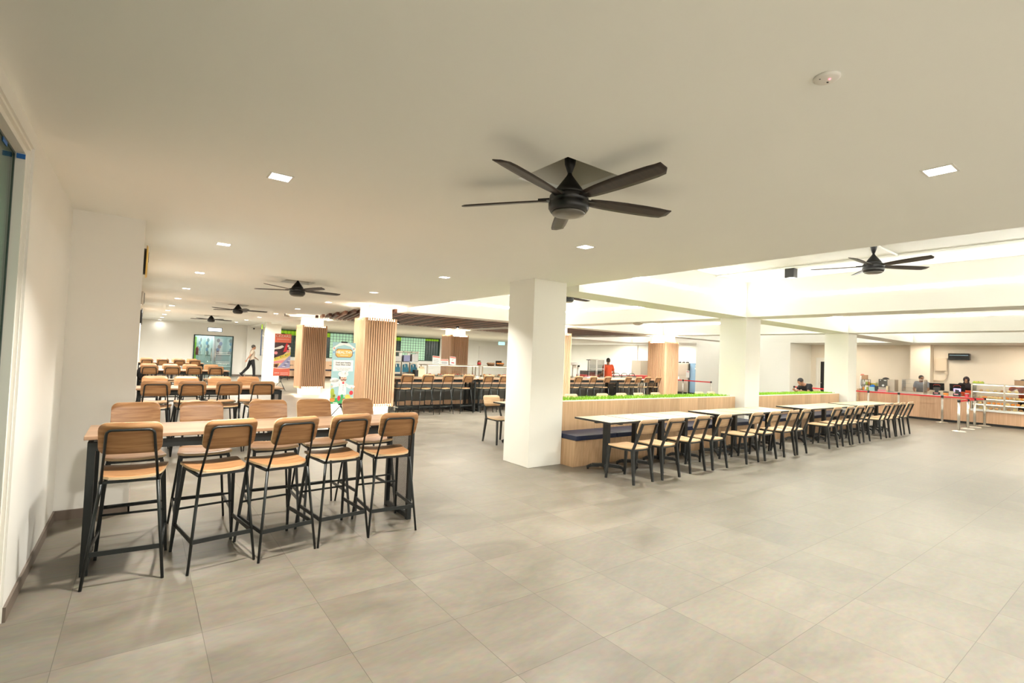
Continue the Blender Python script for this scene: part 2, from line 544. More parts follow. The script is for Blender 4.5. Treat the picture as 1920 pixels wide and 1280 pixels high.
ORD = ['first', 'second', 'third', 'fourth', 'fifth', 'sixth', 'seventh', 'eighth', 'ninth', 'tenth', 'eleventh', 'twelfth', 'thirteenth', 'fourteenth', 'fifteenth', 'sixteenth', 'seventeenth', 'eighteenth']
def text(name, body, size, mats, parent, M, depth=0.001, align='CENTER', bold=False, sx=1.0):
    """flat lettering as a mesh; M maps text plane (x right, y up) to parent space"""
    c = bpy.data.curves.new(name, 'FONT')
    c.body = body; c.size = size; c.extrude = depth; c.align_x = align; c.align_y = 'CENTER'; c.resolution_u = 3
    if bold: c.offset = size * 0.018
    t = bpy.data.objects.new(name, c)
    COL.objects.link(t)
    dg = bpy.context.evaluated_depsgraph_get()
    me = bpy.data.meshes.new_from_object(t.evaluated_get(dg))
    bpy.data.objects.remove(t)
    me.transform(M @ Matrix.Diagonal((sx, 1, 1, 1)))
    me.materials.clear(); me.materials.append(MATS[mats])
    o = bpy.data.objects.new(name, me)
    COL.objects.link(o)
    if parent: o.parent = parent
    return o
def facing_y(x, y, z):      # text readable from -Y
    return Matrix.Translation((x, y, z)) @ Matrix.Rotation(PI / 2, 4, 'X')
def facing_x(x, y, z):      # text readable from -X
    return Matrix.Translation((x, y, z)) @ Matrix.Rotation(-PI / 2, 4, 'Z') @ Matrix.Rotation(PI / 2, 4, 'X')
# ================================================================== the setting
ZC, ZB, ZH = 2.78, 2.68, 3.44          # low ceiling, beam undersides, hall ceiling
XL, XP = -0.545, -0.035                # left wall, wall beyond the return
YR, YF = 5.95, 30.6                    # return wall, far wall
XE = 5.5                               # edge of the low ceiling
XW, XK = 22.0, 24.0                    # right wall line, back wall of the kitchens
FANS = [(2.18, 2.37), (2.18, 9.35), (2.17, 16.0), (2.2, 23.0)]

struct('floor', MB().box((-3.2, -4.0, -0.1), (24.2, 36, 0)), 'floor_tile', 'beige stone-look tile floor of the whole hall')

def slab(mb, xs, ys, z0, z1, holes=()):
    """grid slab leaving square holes out"""
    for (hx, hy, hw) in holes:
        xs = sorted(set(xs + [hx - hw, hx + hw])); ys = sorted(set(ys + [hy - hw, hy + hw]))
    for i in range(len(xs) - 1):
        for j in range(len(ys) - 1):
            cx, cy = (xs[i] + xs[i + 1]) / 2, (ys[j] + ys[j + 1]) / 2
            if any(abs(cx - hx) < hw and abs(cy - hy) < hw for hx, hy, hw in holes): continue
            mb.box((xs[i], ys[j], z0), (xs[i + 1], ys[j + 1], z1))
cm = MB()
slab(cm, [-3.2, XE], [-4.0, 12.2], ZC, ZC + 0.04, [(x, y, 0.24) for x, y in FANS[:2]])
slab(cm, [-0.6, 4.75], [12.2, YF], ZC, ZC + 0.04, [(x, y, 0.24) for x, y in FANS[2:]])
cm.box((XE - 0.04, -4.0, ZC + 0.04), (XE, 12.2, ZH))
struct('ceiling', cm, 'ceiling_paint', 'low plain white ceiling over the high tables')
um = MB().box((-3.2, -4, ZH), (24.2, 19.0, ZH + 0.08)).box((-0.6, 19.0, ZC + 0.5), (4.75, YF, ZC + 0.58))
struct('ceiling_hall', um, 'hall_paint', 'high white ceiling between the beams of the hall')
sm_ = MB()
for x, y in FANS:
    for a, b, c, d in ((-.26, -.26, -.24, .26), (.24, -.26, .26, .26), (-.24, -.26, .24, -.24), (-.24, .24, .24, .26)):
        sm_.box((x + a, y + b, ZC + 0.04), (x + c, y + d, ZC + 0.36))
    sm_.box((x - .26, y - .26, ZC + 0.36), (x + .26, y + .26, ZC + 0.38))
struct('trim_1', sm_, 'hatch_paint', 'square recesses in the low ceiling that hold the fans')
struct('ceiling_rear', MB().box((4.75, 18.9, ZB + 0.02), (24.2, 36, ZB + 0.1)).box((22.6, -4, ZB), (24.2, 18.9, ZB + 0.06)), 'hall_paint', 'low rear ceiling in front of the green windows')

# walls
wl = MB()
wl.box((XL - 0.06, 3.95, 0), (XL, YR + 0.6, ZC)).box((XL - 0.06, -4, 0), (XL, 0.4, ZC)).box((XL - 0.06, 0.4, 2.69), (XL, 3.95, ZC))
wl.box((XL, YR, 0), (XP + 0.015, YR + 0.62, ZC)).box((-0.6, YR + 0.62, 0), (XP, YF + 0.2, ZC))
struct('wall_left', wl, 'wall_paint', 'white left wall stepping out at a return')
sk = MB()
sk.box((XL, -4, 0), (XL + 0.014, 0.4, 0.085)).box((XL, 3.95, 0), (XL + 0.014, YR, 0.085))
sk.box((XL, YR - 0.014, 0), (XP + 0.03, YR, 0.085)).box((XP + 0.015, YR - 0.014, 0), (XP + 0.03, YR + 0.63, 0.085)).box((XP, YR + 0.63, 0), (XP + 0.014, YF, 0.085))
struct('baseboard_left', sk, 'skirting', 'dark brown tile skirting along the left wall')
struct('trim_2', MB().box((XP + 0.013, YR - 0.002, 0.085), (XP + 0.019, YR + 0.02, ZC)), 'white_frame', 'white corner bead on the return wall')
wf = MB()
wf.box((-0.6, YF, 0), (2.20, YF + 0.15, ZC)).box((4.02, YF, 0), (4.63, YF + 0.15, ZC)).box((2.20, YF, 2.15), (4.02, YF + 0.15, ZC)).box((4.63, YF - 0.3, 0), (6.0, YF + 0.15, ZC))
wf.box((6.0, YF, 0), (16.6, YF + 0.15, 1.12)).box((6.0, YF, 2.69), (16.6, YF + 0.15, ZC)).box((16.6, YF, 0), (24.2, YF + 0.15, ZC))
wf.box((8.35, YF, 1.12), (8.8, YF + 0.15, 2.69)).box((10.6, YF, 1.12), (11.6, YF + 0.15, 2.69))
struct('wall_far', wf, 'wall_paint', 'white far wall around the glass door')
fb = MB().box((-0.03, YF - 0.016, 0), (2.2, YF, 0.1)).box((4.02, YF - 0.016, 0), (4.63, YF, 0.1)).box((4.614, YF - 0.316, 0), (5.9, YF - 0.3, 0.1))
struct('baseboard_far', fb, 'skirting', 'brown skirting at the foot of the far wall')
struct('wall_back', MB().box((-3.2, -4.1, 0), (-0.3, -4.0, ZH)).box((-0.3, -4.1, 2.55), (24.2, -4.0, ZH)).box((6.0, -4.1, 0), (6.5, -4.0, 2.55)).box((9.5, -4.1, 0), (24.2, -4.0, 2.55)), 'wall_paint', 'unseen wall behind the camera, opened wide to let fill light in')  # openings added so that world light reaches the ceiling
wr = MB()
wr.box((XK, -4, 0), (XK + 0.15, 12.0, ZB))
struct('wall_right', wr, 'kitchen_paint', 'cream right wall behind the food counters')
struct('wall_right_pier', MB().box((23.55, 5.55, 0), (XK, 6.15, ZB)), 'kitchen_paint', 'cream pilaster on the kitchen wall')
struct('wall_right_front', MB().box((XW, 9.84, 0), (XK, 14.29, ZB)), 'hall_paint', 'white wall block between the food counter and the fridges')
struct('wall_right_rear', MB().box((XK, 12.0, 0), (XK + 0.15, YF, ZB)), 'hall_paint', 'white right wall behind the fridges and the bar')
struct('trim_3', MB().box((XK - 0.06, 19.5, 0), (XK, 19.62, ZB)), 'white_plastic', 'white pipe down the right wall')
# door in the kitchen back wall, far right of the recess
dm = MB()
dm.box((XK - 0.05, 9.55, 0), (XK, 9.61, 2.12)).box((XK - 0.05, 8.61, 0), (XK, 8.67, 2.12)).box((XK - 0.05, 8.67, 2.06), (XK, 9.55, 2.12)).box((XK - 0.04, 9.43, 0), (XK - 0.01, 9.55, 2.06)).box((XK - 0.04, 8.67, 0), (XK - 0.01, 8.79, 2.06)).box((XK - 0.04, 8.79, 0), (XK - 0.01, 9.43, 0.25)).box((XK - 0.04, 8.79, 1.95), (XK - 0.01, 9.43, 2.06))
d2 = struct('door_2', dm, 'white_frame', 'white framed glass door in the kitchen wall')
MB().box((XK - 0.03, 8.79, 0.25), (XK - 0.02, 9.43, 1.95)).build('pane', 'black_gloss', d2)
MB().tube([(XK - 0.04, 9.47, 1.02), (XK - 0.08, 9.47, 1.02), (XK - 0.08, 9.37, 1.02)], 0.01).build('door_handle', 'steel', d2)

# beams of the hall
bm_ = MB()
BX = [(10.6, 11.22), (16.23, 16.84), (XW, 22.6)]
BY = [(-0.65, -0.03), (5.67, 6.28), (12.0, 12.62), (18.3, 18.92)]
for a, b in BX: bm_.box((a, -4, ZB), (b, 18.92, ZH))
for a, b in BY:
    xs = [XE] + [q for p in BX for q in p]
    for i in range(0, len(xs) - 1, 2): bm_.box((xs[i], a, ZB), (xs[i + 1], b, ZH))
bm_.box((4.75, 12.2, ZC), (XE, 18.92, ZH))
struct('ceiling_beams', bm_, 'hall_paint', 'white beams dividing the hall ceiling into bays')
struct('ceiling_slat_board', MB().box((4.75, 12.62, 2.86), (16.2, 18.3, 2.9)), 'hall_paint')

# cove strips along the beams, one per beam side
def strip(lo, hi, where):
    o = MB().box(lo, hi).build('cove_strip', 'strip_white')
    tag(o, 'slim white light strip along the hall beam ' + where, 'light', 'cove light strips on the hall beams')
NY = ['of the bay beside the camera side', 'of the bay over the dining tables', 'of the bay over the bar', 'of the slatted bay']
bx = [(XE, 10.6), (11.22, 16.23), (16.84, XW)]
by = [(-4.0, -0.65), (-0.03, 5.67), (6.28, 12.0), (12.62, 18.3)]
cn = ['left', 'middle', 'right']
rn = ['nearest', 'front', 'bar side', 'rear']
for i, (xa, xb) in enumerate(bx):
    for j, (ya, yb) in enumerate(by):
        if j == 3 and i < 2: continue
        z = 3.055
        nm = 'in the %s %s bay' % (rn[j], cn[i])
        strip((xb - 0.004, ya + 0.2, z), (xb, yb - 0.12, z + 0.05), 'right side ' + nm)
        strip((xa, ya + 0.2, z), (xa + 0.004, yb - 0.12, z + 0.05), 'left side ' + nm)
        strip((xa + 0.2, yb - 0.004, z), (xb - 0.12, yb, z + 0.05), 'far side ' + nm)
        strip((xa + 0.2, ya, z), (xb - 0.12, ya + 0.004, z + 0.05), 'near side ' + nm)

# columns
def column(x, y, label, hx=0.31, hy=0.31, top=ZC):
    c = struct('column', MB().bbox((-hx, -hy, 0), (hx, hy, top), 0.006), 'hall_paint', label)
    c.location = (x, y, 0)
    return tag(c, None, 'column')
column(4.92, 5.98, 'large white column standing at the near end of the bench', 0.32)
column(10.91, 5.98, 'white column between the two bench backs', 0.31, 0.31, ZB)
column(16.54, 5.98, 'white column at the far end of the second bench back', 0.31, 0.31, ZB)
column(4.88, 25.2, 'plain white column beside the coral banner near the far wall', 0.31, 0.31)

def clad(x, y, label, h=0.43, top=ZC):
    t = thing('clad_column', label, 'column', (x, y, 0))
    tag(t, kind='structure')
    MB().bbox((-0.31, -0.31, 0), (0.31, 0.31, top), 0.006).build('shaft', 'hall_paint', t)
    z0, z1 = 0.235, 2.455
    core = MB()
    g = h - 0.018
    core.box((-g, -g, z0 + 0.06), (g, -0.325, z1 - 0.06)).box((-g, 0.325, z0 + 0.06), (g, g, z1 - 0.06)).box((-g, -0.325, z0 + 0.06), (-0.325, 0.325, z1 - 0.06)).box((0.325, -0.325, z0 + 0.06), (g, 0.325, z1 - 0.06))
    core.build('backing', 'clad_gap', t)
    for k in range(4):
        m = MB(); M = Matrix.Rotation(k * PI / 2, 4, 'Z')
        n = 11; a = h - 0.085; p = 2 * a / n
        for i in range(n):
            xa = -a + i * p + 0.009
            m.bbox((xa, -h, z0), (xa + p - 0.022, -h + 0.02, z1), 0.003, 0, M)
        # plain corner strip with a rounded edge
        arc = [(-a - 0.004, -h)] + [(-h + 0.05 - 0.05 * math.sin(q * PI / 8), -h + 0.05 - 0.05 * math.cos(q * PI / 8)) for q in range(5)] + [(-h, -a - 0.004), (-h + 0.02, -a - 0.004), (-h + 0.02, -h + 0.045), (-h + 0.045, -h + 0.02), (-a - 0.004, -h + 0.02)]
        m.prism(arc, lambda u, v: M @ Vector((u, v, z0)), lambda u, v: M @ Vector((u, v, z1)))
        m.build('cladding', 'clad_wood', t)
    # hidden light rings above and below the cladding
    for z in (z0 + 0.050, z1 - 0.060):
        r = MB()
        for k in range(4):
            r.box((-0.37, -0.385, z), (0.37, -0.345, z + 0.01), 0, Matrix.Rotation(k * PI / 2, 4, 'Z'))
        r.build('light_ring', 'glow_white', t)
    return t
C_W1 = clad(4.83, 12.40, 'wood slat clad column with hidden lights behind the chef banner', 0.42)
C_W2 = clad(4.88, 18.55, 'wood slat clad column with glowing foot beside the coral banner', 0.43)
C_W4 = clad(10.86, 12.30, 'wood slat clad column half hidden behind the large white column', 0.43, ZB)
C_W3 = clad(10.78, 18.55, 'wood slat clad column rising behind the glass food display', 0.43, ZB)
C_W5 = clad(16.62, 12.25, 'wood slat clad column at the far end of the bar with stools', 0.43, ZB)

# dark slatted ceiling over the bar
sl = MB()
d = Vector((math.sin(0.206), math.cos(0.206), 0))
y0, y1 = 12.66, 17.9
n = 78
for i in range(n):
    x = 3.75 + i * 0.158
    a = Vector((x, y0, 2.745)); L_ = (y1 - y0) / d.y
    t0, t1 = 0.0, L_
    if a.x + d.x * t1 > 15.9: t1 = (15.9 - a.x) / d.x
    if a.x < 4.8: t0 = (4.8 - a.x) / d.x
    if t1 - t0 < 0.05: continue
    sl.bar(a + d * t0, a + d * t1, 0.085, 0.11, i % 3 == 1)
tag(sl.build('slatted_ceiling_panel', ['slat_dark', 'slat_mid']), 'dark brown timber slat ceiling panel hanging over the bar', 'ceiling panel')

# near window in the left wall: casing, deep jamb, green-tinted glass
wn_ = MB()
def ring(mb, x0, x1, ya, yb, za, zb, wd):
    mb.box((x0, ya, za), (x1, ya + wd, zb)).box((x0, yb - wd, za), (x1, yb, zb)).box((x0, ya + wd, zb - wd), (x1, yb - wd, zb))
ring(wn_, XL - 0.30, XL - 0.028, 0.4, 3.95, 0, 2.69, 0.05)
ring(wn_, XL - 0.028, XL - 0.012, 0.4, 3.95, 0, 2.69, 0.018)
W1 = struct('window_1', wn_, 'white_frame', 'white framed floor-high window at the left edge')
MB().box((XL - 0.082, 0.45, 0.03), (XL - 0.074, 3.90, 2.64)).build('pane', 'green_glass', W1)
q = MB()
ring(q, XL - 0.087, XL - 0.070, 0.45, 3.90, 0, 2.64, 0.012)
q.build('seal', 'dark_seal', W1)
for j_, (lo, hi) in enumerate((((XL - 0.064, 3.888, 2.608), (XL - 0.028, 3.899, 2.634)), ((XL - 0.073, 3.60, 2.605), (XL - 0.070, 3.70, 2.628)))):
    tag(MB().bbox(lo, hi, 0.001).build('tape', 'blue_tape'), 'strip of blue tape on the window ' + ('jamb' if j_ == 0 else 'glass near the top'), 'tape')
gr = MB()
gr.box((-3.0, -0.2, 0), (-2.9, 5.4, ZC)).box((-2.9, 5.3, 0), (XL - 0.06, 5.4, ZC)).box((-2.9, -0.3, 0), (XL - 0.06, -0.2, ZC))
struct('wall_side_room', gr, 'green_room_paint')

# glass double door in the far wall, with the lobby behind it
D = MB()
D.box((2.20, YF - 0.03, 0), (2.26, YF + 0.1, 2.15)).box((3.96, YF - 0.03, 0), (4.02, YF + 0.1, 2.15)).box((2.26, YF - 0.03, 2.10), (3.96, YF + 0.1, 2.15))
D1 = struct('door_1', D, 'teal_dark', 'dark framed glass double door in the far wall')
for xa, xb in ((2.27, 3.10), (3.12, 3.95)):
    lf = MB().box((xa, YF + 0.03, 0.02), (xb, YF + 0.042, 2.09)).build('door_leaf', 'teal_glass', D1)
    hx = xb - 0.08 if xa < 3 else xa + 0.08
    MB().tube([(hx, YF + 0.0, 0.75), (hx, YF + 0.0, 1.45)], 0.014).tube([(hx, YF, 0.85), (hx, YF + 0.03, 0.85)], 0.008).tube([(hx, YF, 1.35), (hx, YF + 0.03, 1.35)], 0.008).build('handle', 'steel', lf)
fr = MB()
for z in (0.66, 0.74, 1.15, 1.24): fr.box((3.25, YF + 0.026, z), (3.9, YF + 0.029, z + 0.018))
fr.build('frosted_stripe', 'p_white', D1)
lb = MB()
lb.box((1.4, 34.0, 0), (5.6, 34.1, ZB)).box((1.3, YF + 0.15, 0), (1.4, 34.1, ZB)).box((5.6, YF + 0.15, 0), (5.7, 34.1, ZB)).box((1.4, 33.0, 0), (3.35, 33.1, ZB))
struct('wall_lobby', lb, 'lobby_paint', 'pale teal lobby walls seen through the glass door')
struct('ceiling_lobby', MB().box((1.3, YF + 0.15, ZB), (4.75, 34.1, ZB + 0.05)), 'lobby_paint')
for i, (px, py, wd) in enumerate(((2.72, 32.98, 0.20), (3.08, 32.98, 0.26), (3.75, 33.98, 0.36), (4.35, 33.98, 0.44))):
    t = thing('wall_poster', ORD[i] + ' grey photo poster from the left seen through the glass door', 'poster', (px, py, 1.55), 0, 'posters in the lobby')
    MB().box((-wd / 2, -0.012, -0.48), (wd / 2, 0, 0.48)).build('board', 'p_white', t)
    pm = MB()
    for k in range(5):
        cx, cz = random.uniform(-wd / 4, wd / 4), -0.36 + 0.18 * k
        pm.prism([(cx + 0.42 * wd / 2 * math.cos(a) * 1.2, cz + 0.12 * math.sin(a)) for a in [j * PI / 4 + k for j in range(8)]], lambda u, v: (u, -0.014, v), lambda u, v: (u, -0.0125, v), k % 2)
    pm.build('print', ['p_grey', 'p_steelblue'], t)
tag(MB().bbox((2.30, 32.2, 0), (2.46, 32.3, 2.05), 0.01).build('panel_sign', 'lime'), 'lime green upright panel just inside the glass door', 'sign')
t = thing('fire_extinguisher', 'dark red fire extinguisher hanging inside the glass door', 'fire extinguisher', (2.5, 32.15, 1.05))
MB().lathe([(0.05, 0), (0.075, 0.02), (0.075, 0.36), (0.03, 0.43), (0.03, 0.47)], seg=14).build('cylinder', 'red_plastic', t)
MB().tube([(0, 0, 0.47), (0.09, 0, 0.46), (0.1, 0, 0.25)], 0.012).build('hose', 'black_plastic', t)
t = thing('lobby_bench', 'pale low bench in the lobby behind the glass door', 'bench', (3.75, 32.3, 0))
MB().bbox((-0.3, -0.25, 0.36), (0.5, 0.25, 0.46), 0.02).build('seat', 'p_white', t)
for sx in (-0.25, 0.45):
    MB().box((sx - 0.02, -0.22, 0), (sx + 0.02, 0.22, 0.36)).build('leg', 'steel', t)

# green latticed windows of the far wall
def lattice(n, xa, xb, parts, label):
    f = MB()
    za, zb = 1.12, 2.69
    f.box((xa, YF + 0.02, za), (xa + 0.05, YF + 0.1, zb)).box((xb - 0.05, YF + 0.02, za), (xb, YF + 0.1, zb)).box((xa, YF + 0.02, za), (xb, YF + 0.1, za + 0.05)).box((xa, YF + 0.02, zb - 0.05), (xb, YF + 0.1, zb))
    W = struct('window_%d' % n, f, 'lattice', label)
    for a, b, c, e, mm in parts:
        MB().box((a, YF + 0.09, c), (b, YF + 0.11, e)).build('pane', mm, W)
    g = MB()
    x = xa + 0.16
    while x < xb: g.box((x - 0.007, YF + 0.055, za), (x + 0.007, YF + 0.069, zb)); x += 0.19
    z = za + 0.14
    while z < zb: g.box((xa, YF + 0.05, z - 0.007), (xb, YF + 0.064, z + 0.007)); z += 0.17
    g.build('lattice', 'lattice', W)
lattice(2, 6.0, 8.35, [(6.0, 7.9, 2.38, 2.69, 'lime'), (6.0, 7.9, 1.12, 2.38, 'teal_dark'), (7.9, 8.35, 1.12, 2.69, 'pale_green')], 'green latticed window behind the coral banner')
lattice(3, 8.8, 10.6, [(8.8, 9.15, 2.38, 2.69, 'lime'), (8.8, 9.15, 1.12, 2.38, 'teal_dark'), (9.15, 10.6, 1.12, 2.69, 'pale_green')], 'pale green latticed window between the two clad columns')
lattice(4, 11.6, 16.6, [(11.6, 13.75, 2.40, 2.69, 'lime'), (11.6, 13.75, 1.12, 2.40, 'teal_dark'), (13.75, 15.5, 1.12, 2.69, 'pale_green'), (15.5, 16.6, 2.5, 2.69, 'lime'), (15.5, 16.6, 1.12, 2.5, 'teal_dark')], 'long green latticed window behind the drink dispensers')
# far right: bluish doors of the rear wall
struct('door_3', MB().box((18.6, YF - 0.04, 0), (19.0, YF, 2.4)).box((19.8, YF - 0.03, 0), (21.7, YF, 2.35)), 'white_plastic', 'pale double door below the cyan exit sign')

# downlights
def downlight(x, y, label, z=ZC, pw=DOWN_W):
    t = thing('downlight', label, 'ceiling light', (x, y, z), 0, 'square downlights in the low ceiling')
    f = MB()
    for a, b, c, e in ((-.075, -.075, -.063, .075), (.063, -.075, .075, .075), (-.063, -.075, .063, -.063), (-.063, .063, .063, .075)):
        f.box((a, b, -0.004), (c, e, 0.0))
    f.build('frame', 'white_plastic', t)
    MB().box((-.063, -.063, -0.003), (.063, .063, -0.001)).build('diffuser', 'lamp_white', t)
    area('lamp', (0, 0, -0.008), 0.12, pw * (1.7 if y > 20 else 1), WARM, spread=(160 if y > 20 else 145 if y > 8 else 116), parent=t)
for i, y in enumerate((-2.1, 0.8, 3.71, 6.63, 9.56, 12.5, 15.45, 18.5, 21.4, 24.4, 27.35, 30.3)):
    downlight(0.715, y, pw=DOWN_W * (0.03 if i == 11 else 0.9 if i == 0 else 1), label='square downlight in the row by the left wall, %s from the camera end' % ORD[i])
for i, y in enumerate((-2.1, 0.83, 3.70, 6.7, 9.57, 12.55, 15.55, 18.5, 21.45, 24.4, 27.3)):
    downlight(3.66, y, pw=DOWN_W * (0.9 if i == 0 else 1), label='square downlight in the row towards the hall, %s from the camera end' % ORD[i])
for i, (x, y) in enumerate(((7.1, 16.2), (9.5, 16.2), (12.0, 16.2), (14.6, 16.2))):  # added lamps, sunk out of view, that brighten the space behind the bar
    t = thing('slat_fill_spot', '%s added small spotlight from the left in the dark slatted ceiling, %s row' % (ORD[i], 'rear'), 'ceiling light', (x, y, 2.69), 0, 'added fill spotlights in the slatted ceiling')
    hs = MB(); c_ = [(0.055 * math.cos(2 * PI * a / 16), 0.055 * math.sin(2 * PI * a / 16)) for a in range(16)]
    for a in range(16):
        (xa, ya), (xb, yb) = c_[a], c_[(a + 1) % 16]
        hs.add([(xa, ya, 0), (xb, yb, 0), (xb, yb, -0.07), (xa, ya, -0.07), (xa * .93, ya * .93, 0), (xb * .93, yb * .93, 0), (xb * .93, yb * .93, -0.07), (xa * .93, ya * .93, -0.07)], [(0, 1, 2, 3), (4, 7, 6, 5), (3, 2, 6, 7), (0, 4, 5, 1)])
    hs.build('housing', 'black_plastic', t)
    MB().lathe([(0.05, -0.012), (0.05, -0.016)], seg=14).build('diffuser', 'lamp_white', t)
    area('lamp', (0, 0, -0.02), 0.065, 60, HALL, spread=150, parent=t)

for i, (x, y, lab) in enumerate(((9.58, 4.3, 'small black cube spotlight on the hall ceiling'), (6.6, 4.3, 'added black cube spotlight in the nearest hall bay, behind the ceiling edge'), (6.6, 1.3, 'added black cube spotlight in the nearest hall bay, out past the ceiling edge'),  # first is a real fitting, the rest are added to fill the hall
        (12.2, 4.3, 'added black cube spotlight in the second hall bay near the bench'), (15.2, 4.3, 'added black cube spotlight in the second hall bay near the third column'), (12.2, 1.3, 'added black cube spotlight in the second hall bay, nearer the camera, left'), (15.2, 1.3, 'added black cube spotlight in the second hall bay, nearer the camera, right'),
        (18.2, 4.3, 'added black cube spotlight in the third hall bay near the counter queue'), (20.6, 1.3, 'added black cube spotlight in the third hall bay before the pastry case'), (18.2, 1.3, 'added black cube spotlight in the third hall bay, nearer the camera'),
        (6.6, 7.6, 'added black cube spotlight above the cafe tables behind the planter'), (9.6, 7.6, 'added black cube spotlight above the planter chairs'), (6.4, 10.7, 'added black cube spotlight above the bar stools by the chef banner'), (9.4, 10.7, 'added black cube spotlight above the bar stools by the large column'),
        (12.2, 10.7, 'added black cube spotlight above the bar right of the large column'), (15.2, 10.7, 'added black cube spotlight above the bar by the far clad column'), (12.2, 7.6, 'added black cube spotlight behind the second planter, left'), (15.2, 7.6, 'added black cube spotlight behind the second planter, right'), (19.4, 9.0, 'added black cube spotlight above the seated person in black'))):
    t = thing('surface_spotlight', lab, 'ceiling light', (x, y, ZH), 0, 'cube spotlights on the hall ceiling')
    MB().bbox((-0.08, -0.08, -0.17), (0.08, 0.08, -0.0), 0.006).build('housing', 'black_plastic', t)
    MB().lathe([(0.06, -0.171), (0.06, -0.174)], seg=16).build('diffuser', 'lamp_white', t)
    area('lamp', (0, 0, -0.18), 0.11, SPOT_W * (0.70 if y < 5 else 2.1 if y > 10 else 0.65), HALL, spread=(95 if y < 5 else 130), parent=t)
# ================================================================== bar stools
def rounded(lo, hi, half, r):
    """lower and upper edge functions of a plate with rounded corners"""
    def cut(x):
        e = abs(x) - (half - r)
        return r - math.sqrt(max(r * r - e * e, 0)) if e > 0 else 0.0
    return (lambda x: lo + cut(x)), (lambda x: hi - cut(x))
def cols(half, r, n=14):
    xs = [-half + r * (1 - math.cos(i * PI / 10)) for i in range(6)]
    mid = [(-half + r) + (2 * half - 2 * r) * i / (n - 6) for i in range(1, n - 6)]
    return xs + mid + [-q for q in xs[::-1]]

def seat_plate(hf, hr, yf, yr, zt, th, dish, r):
    """plywood seat, wider in front, round behind, sides curling up"""
    mb = MB()
    lo, hi = rounded(yr, yf, 1.0, r)
    xs = cols(1.0, 0.30, 16)
    rr = 0.30
    def cut(x, dep):
        e = abs(x) - (1 - rr)
        return dep * (1 - math.sqrt(max(1 - (e / rr) ** 2, 0))) if e > 0 else 0
    lo = lambda x: yr + cut(x, 0.11) + 0.012 * x * x
    hi = lambda x: yf - cut(x, 0.05)
    def fn(x, v):
        s = (v - yr) / (yf - yr)
        wd = hr + (hf - hr) * s
        return (x * wd, v, zt + dish * x * x - 0.008 * (1 - abs(2 * s - 1)) )
    mb.sheet(xs, lo, hi, fn, (0, 0, -th), 6, 0, 1)
    return mb

def make_stool():
    t = thing('bar_stool', 'oak bar stool', 'bar stool')
    seat_plate(0.205, 0.165, 0.215, -0.205, 0.690, 0.016, 0.014, 0.1).build('seat', ['oak', 'ply_edge'], t)
    lo, hi = rounded(0.862, 1.078, 0.172, 0.05)
    lean = lambda z: -0.205 - (z - 0.66) * 0.36
    b = MB().sheet(cols(0.172, 0.05), lo, hi, lambda x, z: (x, lean(z) - 0.016 * (1 - (x / 0.172) ** 2) + 0.010, z), (0, 0.013, 0), 4, 0, 1)
    b.build('backrest', ['oak', 'ply_edge'], t)
    # bent rod behind the back
    pts = [(-0.155, -0.196, 0.655), (-0.128, lean(1.0) - 0.010, 0.995)]
    pts += [(-0.128 + 0.03 * (1 - math.cos(a)), lean(0.997 + 0.03 * math.sin(a)) - 0.012, 0.997 + 0.03 * math.sin(a)) for a in (PI / 6, PI / 3, PI / 2)]
    pts += [(-p[0], p[1], p[2]) for p in pts[::-1]]
    MB().tube(pts, 0.0085, 8).build('back_frame', 'black_metal', t)
    fr = MB()
    fr.bar((-0.16, -0.19, 0.662), (0.16, -0.19, 0.662), 0.02, 0.016).bar((-0.175, 0.17, 0.662), (0.175, 0.17, 0.662), 0.02, 0.016)
    fr.bar((-0.158, -0.19, 0.662), (-0.172, 0.17, 0.662), 0.02, 0.016).bar((0.158, -0.19, 0.662), (0.172, 0.17, 0.662), 0.02, 0.016)
    fr.build('seat_frame', 'black_metal', t)
    R0, R1, F0, F1 = (0.155, -0.198, 0.655), (0.216, -0.275, 0.0), (0.172, 0.172, 0.66), (0.212, 0.27, 0.0)
    for s in (-1, 1):
        MB().tube([(s * R0[0], R0[1], R0[2]), (s * R1[0], R1[1], R1[2])], [0.0115, 0.0095], 8).build('leg', 'black_metal', t)
        MB().bar((s * F0[0], F0[1], F0[2]), (s * F1[0], F1[1], F1[2]), 0.026, 0.014, 0, (0, 1, 0), 0.018, 0.014).build('leg', 'black_metal', t)
    def at(A, B, z):
        k = (A[2] - z) / (A[2] - B[2])
        return (A[0] + (B[0] - A[0]) * k, A[1] + (B[1] - A[1]) * k, z)
    a, c = at(R0, R1, 0.215), at(F0, F1, 0.215)
    st = MB().bar((-a[0], a[1], 0.215), (a[0], a[1], 0.215), 0.010, 0.030)
    for s in (-1, 1): st.bar((s * a[0], a[1], 0.215), (s * c[0], c[1], 0.215), 0.010, 0.030)
    st.build('stretcher', 'black_metal', t)
    e = at(F0, F1, 0.335)
    MB().tube([(-e[0], e[1], 0.335), (e[0], e[1], 0.335)], 0.009, 8).build('footrest', 'black_metal', t)
    return t
STOOL = make_stool()
used = [False]
def stool(x, y, rot, label, group):
    if not used[0]:
        used[0] = True
        STOOL.location = (x, y, 0); STOOL.rotation_euler = (0, 0, rot); STOOL['label'] = label; STOOL['group'] = group
        return STOOL
    return dup(STOOL, (x, y, 0), rot, label, group)

